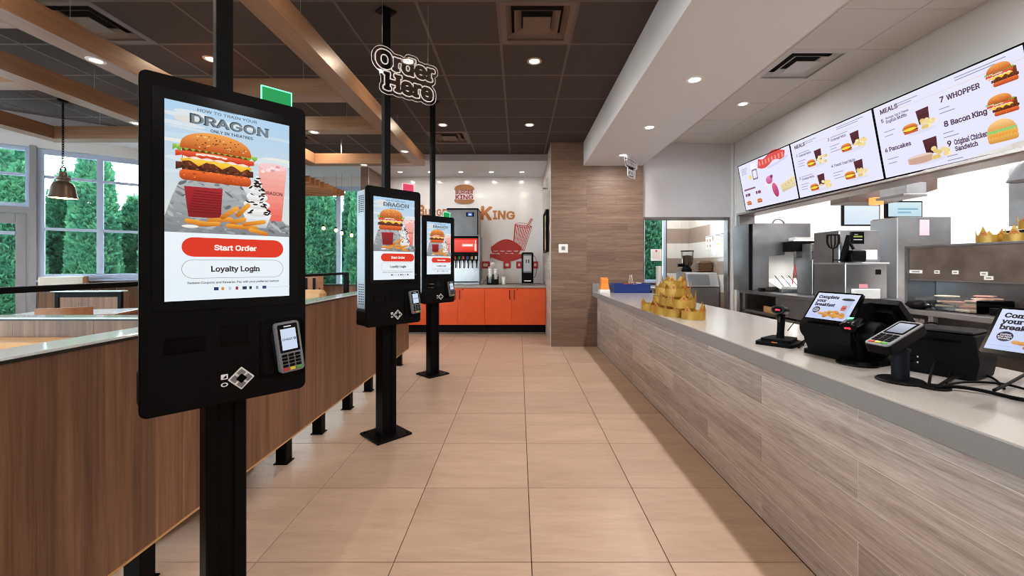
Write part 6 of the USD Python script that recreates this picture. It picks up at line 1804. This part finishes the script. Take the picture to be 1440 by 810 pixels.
for k, (xa_, xb_, y0_, y1_, lab) in enumerate(((992.5, 1002, 351, 331, 'paper notice with small drawings on the striped tile wall'), (1004, 1014, 350, 328.5, 'middle paper notice on the striped tile wall'), (1014, 1023, 349.5, 326, 'paper notice nearest the opening frame on the striped tile wall'))):
    X_ = 3.438
    yA, yB = yp(xa_, X_), yp(xb_, X_)
    z0_, z1_ = EYE + (CY - y0_) * yA / FPX, EYE + (CY - y1_) * yB / FPX
    t = thing('paper_notice', lab, 'notice', (X_, (yA + yB) / 2, z0_), group=None, world=True)
    part(t, 'sheet', B(X_ - .002, X_, yB, yA, z0_, z1_), K['paper'])
    w, h = yA - yB, z1_ - z0_
    p = Pic(.0004)
    for i in range(4):
        if k == 0:
            p.add(ell((-.22 + .4 * (i % 2)) * w, (-.25 + .4 * (i // 2)) * h, w * .09, h * .1), ('#b98a52', '#8a5a34')[i % 2])
        else:
            p.add(sbox(-.35 * w, (.32 - .12 * i) * h, .25 * w, (.34 - .12 * i) * h), '#b4b4b8')
    p.add(sbox(-.4 * w, .42 * h, .4 * w, .46 * h), '#55555a')
    if k:
        p.add(ell(.1 * w, -.2 * h, w * .18, h * .08), '#e8e08a')
    part(t, 'print', p.mesh(frame((X_ - .0021, (yA + yB) / 2, (z0_ + z1_) / 2), (0, -1, 0), (0, 0, 1))), K['print'])
c = at(924.5, 357, 8.33)
t = thing('window_notice', 'white notice with a red dot stuck in the drive-through window', 'notice', c, world=True)
part(t, 'sheet', B(c[0] - .11, c[0] + .11, 8.40, 8.404, c[2] - .14, c[2] + .10), K['paper'])
part(t, 'print', Pic(.0005).add(ell(0, .06, .022, .022), '#c8302a').add(sbox(-.08, .015, .08, .022), '#9a9aa0').add(sbox(-.08, -.09, .08, .0), '#e9d9d4').mesh(frame((c[0], 8.3995, c[2]), (1, 0, 0), (0, 0, 1))), K['print'])
c = at(926.5, 400, 8.15)
solo('paper_roll', 'white paper roll standing on the sill of the drive-through window', 'paper roll', MB().lathe([(0, .901), (.055, .901), (.055, at(0, 374, 8.15)[2]), (.02, at(0, 374, 8.15)[2]), (.02, at(0, 374, 8.15)[2] - .01), (0, at(0, 374, 8.15)[2] - .01)], 24, tr(c[0], 8.15, 0)), K['paper'], 30)

# ------------------------------------------------------------------ dining side
t = thing('pendant_lamp', 'brown metal pendant lamp hanging from a chain by the diagonal windows', 'pendant lamp', (-5.43, 4.93, 2.11))
part(t, 'shade', MB().lathe([(.128, 0), (.132, .003), (.122, .03), (.104, .135), (.088, .170), (.054, .198), (.054, .215), (.064, .224), (.064, .242), (.040, .255), (.034, .31), (.0, .315)], 36), plain('lamp_brown_metal', '#5c4a40', .35, .4), 40)
part(t, 'shade_lining', MB().lathe([(.126, .002), (.117, .03), (.099, .132), (.082, .165), (0, .18)], 36), plain('lamp_lining_cream', '#e9d7b2', .6), 40)
part(t, 'rim', MB().tube([(.130 * math.cos(a), .130 * math.sin(a), .001) for a in np.linspace(0, 2 * math.pi, 40, endpoint=False)], .004, 6, closed=True), K['bronze'])
part(t, 'bulb', MB().ball((0, 0, .075), .038, 2), K['bulb'], True)
part(t, 'ring', MB().tube([(.03 * math.cos(a), 0, .34 + .03 * math.sin(a)) for a in np.linspace(0, 2 * math.pi, 18, endpoint=False)], .006, 6, closed=True), K['bronze'])
ch = MB()
nl = 29
for k in range(nl):
    z = .375 + (CEIL - 2.11 - .38) * k / (nl - 1) * .985
    o = [(.010 * math.cos(a), .019 * math.sin(a)) for a in np.linspace(0, 2 * math.pi, 10, endpoint=False)]
    ch.tube([(q * math.cos(1.57 * (k % 2)), q * math.sin(1.57 * (k % 2)), z + w_) for q, w_ in o], .0038, 5, closed=True)
part(t, 'chain', ch, K['bronze'], kind='stuff')
part(t, 'ceiling_cup', MB().lathe([(0, CEIL - 2.112), (.05, CEIL - 2.112), (.045, CEIL - 2.14), (0, CEIL - 2.145)], 20), K['bronze'])
l = UsdLux.SphereLight.Define(stage, fresh(t.path, 'light'))
l.CreateRadiusAttr(.03)
l.CreateColorAttr(Gf.Vec3f(1., .72, .42))
l.CreateIntensityAttr(float(6 * LAMP / (4 * math.pi ** 2 * .03 ** 2)))
l.AddTranslateOp().Set(Gf.Vec3d(0, 0, .04))

# slatted cedar canopy near the back window
group = 'cedar slats of the hanging canopy'
t = thing('slat_canopy', 'hanging canopy of cedar slats before the back window', 'slat canopy', (-4.6, 7.4, 2.68), world=True)
for k in range(10):
    y = 6.55 + .165 * k
    part(t, 'slat', B(-6.0, -3.40 - .0 * k, y, y + .045, 2.655, 2.765, .002), W['slat'])
part(t, 'carrier', MB().box(-4.0, -3.95, 6.5, 8.1, 2.765, 2.79).box(-5.4, -5.35, 6.5, 8.1, 2.765, 2.79), K['black'])
for x in (-3.975, -5.375):
    for y in (6.7, 7.9):
        part(t, 'wire', MB().cyl((x, y, 2.789), (x, y, LOW - .0), .002, n=6), K['steel_bright'])

# low cross wall with a dark ledge, tan bench, rail
t = thing('half_wall', 'low walnut cross wall with a dark-edged ledge in the dining area', 'partition', (-2.9, 2.66, 0), world=True)
for k in range(5):
    x = -4.2 + .51 * k
    part(t, 'panel', B(x, x + .508, 2.60, 2.612, .12, .965), W['walnut_x'] if False else W['walnut'])
part(t, 'core', B(-4.2, -1.652, 2.612, 2.70, .12, .965), K['black_matte'])
part(t, 'ledge_base', B(-4.22, -1.645, 2.59, 2.72, .966, .977), K['ledge_dark'])
part(t, 'ledge', B(-4.22, -1.643, 2.585, 2.725, .977, .987, .002), K['ledge'])
for x in (-4.1, -2.9, -1.75):
    part(t, 'leg', B(x - .03, x + .03, 2.62, 2.68, 0, .12), K['black'])
t = thing('bench', 'tan upholstered bench against the low cross wall', 'bench', (-2.6, 2.3, 0), world=True)
part(t, 'backrest', B(-3.6, -1.70, 2.30, 2.592, .42, .872, .05), K['tan'])
part(t, 'seat', B(-3.6, -1.70, 1.85, 2.30, .36, .47, .03), K['tan'])
part(t, 'plinth', B(-3.55, -1.75, 1.92, 2.55, 0, .36), W['walnut'])
t = thing('guard_rail', 'long black square rail on posts above the dining half walls', 'rail', (-2.95, 4.5, .9), world=True)
part(t, 'rail', B(-2.99, -2.93, 1.0, 7.14, 1.150, 1.188, .003), K['black'])
for y in (7.10, 4.1, 1.05):
    part(t, 'post', B(-2.995, -2.925, y - .045, y + .035, 0 if y < 3 else .0, 1.151, .003), K['black'])

def dining_table(label, x, y, rz, w, d, z=.75):
    t = thing('dining_table', label, 'table', (x, y, 0), rz, 'dining tables')
    part(t, 'tabletop', B(-w / 2, w / 2, -d / 2, d / 2, z - .03, z, .004), K['table_top'])
    part(t, 'edge_band', MB().prism(sbox(-w / 2 - .004, -d / 2 - .004, w / 2 + .004, d / 2 + .004).difference(sbox(-w / 2 + .001, -d / 2 + .001, w / 2 - .001, d / 2 - .001)), z - .03, z - .003), W['chair'])
    part(t, 'column', MB().cyl((0, 0, .02), (0, 0, z - .03), .035, n=16), K['black'])
    part(t, 'foot', MB().box(-.3, .3, -.035, .035, 0, .03, .004).box(-.035, .035, -.25, .25, 0, .03, .004), K['black'])


def dining_chair(label, x, y, rz, slots=False, up=.03):
    """Wooden shell chair; local -y is the back."""
    t = thing('dining_chair', label, 'chair', (x, y, 0), rz, 'wooden dining chairs')
    part(t, 'seat', MB().prism(rrect(-.20, -.20, .20, .20, .05), .44 + up, .458 + up), W['chair'])
    arc = lambda R, a: (R * math.sin(a), .35 - R * math.cos(a) * 1.0)
    pts = [arc(.56, a) for a in np.linspace(-.38, .38, 12)] + [arc(.545, a) for a in np.linspace(.38, -.38, 12)]
    part(t, 'backrest', MB().prism(pts, .62 + up, .86 + up), W['chair'])
    if slots:
        part(t, 'stripe', MB().box(-.09, -.05, -.225, -.213, .63 + up, .83 + up).box(.05, .09, -.225, -.213, .63 + up, .83 + up), K['black'])
    for sx in (-1, 1):
        part(t, 'leg', MB().tube([(sx * .17, .17, .44 + up), (sx * .20, .20, 0)], [.014, .011], 8), K['black'])
        part(t, 'leg', MB().tube([(sx * .17, -.17, .44 + up), (sx * .20, -.22, 0)], [.014, .011], 8), K['black'])
        part(t, 'back_post', MB().tube([(sx * .15, -.16, .45 + up), (sx * .15, -.185, .66 + up)], [.012, .010], 8), K['black'])


K['table_top'] = plain('table_top_pale', '#cfd2d6', .15, var=.03)
dining_table('pale dining table near the pendant lamp, in front of the diagonal windows', -5.3, 4.95, 20, 1.05, .68)
dining_chair('wooden dining chair with its back to the camera at the pale table', -4.62, 4.28, 30)
dining_table('pale dining table beside the back window', -4.86, 6.55, 0, 1.2, .7)
for k in range(2):
    dining_chair(f'wooden chair with two dark stripes, {("left", "right")[k]} one of the pair by the back window', -4.02 + .52 * k - .1, 7.35, 0, True, .26)
dining_table('pale dining table by the door', -6.3, 3.2, 20, .8, .7)
# black framed low screen and cream booth by the diagonal windows
t = thing('low_screen', 'low black-framed screen with a pale blue top edge in the dining area', 'screen', (-5.8, 5.6, 0), world=True)
q0, q1 = np.array([-6.22, 5.56]), np.array([-5.42, 5.66])
Ml_ = frame((q0[0], q0[1], 0), (*(q1 - q0), 0), (0, 0, 1))
wl_ = float(np.linalg.norm(q1 - q0))
part(t, 'frame', MB().box(0, .05, .0, .95, -.02, .02, .003, Ml_).box(wl_ - .05, wl_, 0, .95, -.02, .02, .003, Ml_).box(.05, wl_ - .05, .88, .95, -.02, .02, .003, Ml_).box(.05, wl_ - .05, .1, .15, -.02, .02, .003, Ml_), K['black'])
part(t, 'panel', MB().box(.05, wl_ - .05, .15, .88, -.006, .006, 0, Ml_), W['walnut'])
part(t, 'top_strip', MB().box(-.03, wl_ + .03, .951, .968, -.05, .05, .003, Ml_), K['ledge'])
t = thing('storage_box', 'cream box with a wooden end standing on the ledge below the diagonal windows', 'box', on_diag(.3, .14), world=True)
Mb_ = frame(on_diag(.06, .068), DU, (0, 0, 1))
part(t, 'body', MB().box(0, .44, 1.011, 1.145, -.005, .17, .012, Mb_), K['cream'])
part(t, 'end_panel', MB().box(.445, .475, 1.011, 1.15, -.005, .175, .003, Mb_), W['chair'])
# wooden low wall, tan bench in front of the back window
t = thing('bench', 'tan upholstered bench in front of the back window', 'bench', (-3.6, 7.0, 0), world=True)
part(t, 'backrest', B(-4.1, -2.98, 6.28, 6.46, .42, .93, .05), K['tan'])
part(t, 'seat', B(-4.1, -2.98, 5.85, 6.28, .36, .47, .03), K['tan'])
part(t, 'plinth', B(-4.05, -3.0, 5.9, 6.40, 0, .36), W['walnut'])
t = thing('half_wall', 'low walnut wall with a dark top below the back window', 'partition', (-3.8, 7.75, 0), world=True)
for k in range(4):
    part(t, 'panel', B(-5.1 + .52 * k, -4.582 + .52 * k, 7.70, 7.712, .05, .93), W['walnut'])
part(t, 'core', B(-5.1, -3.02, 7.712, 7.76, .05, .93), K['black_matte'])
part(t, 'ledge', B(-5.1, -3.02, 7.66, 7.78, .931, .957, .003), K['ledge_dark'])
# lamp reflections in the back window, built as glowing bulbs on cords
for k, (x, y, Y, w_) in enumerate(((455, 321, 8.2, 'first'), (472.5, 324, 8.3, 'second'), (480.5, 328, 8.35, 'third'), (494.5, 331, 8.45, 'fourth'))):
    c = at(x, y, Y)
    t = thing('hanging_bulb', f'glowing bulb standing for a lamp reflection in the back window, {w_} from the slat canopy', 'bulb', c, group='bulbs standing for lamp reflections in the back window')
    part(t, 'bulb', MB().ball((0, 0, 0), .034, 2), K['reflection_amber'], True)
    part(t, 'socket', MB().cyl((0, 0, .028), (0, 0, .07), .014, n=10), K['black'])
    part(t, 'cord', MB().cyl((0, 0, .068), (0, 0, LOW - c[2]), .0016, n=6), K['black'])
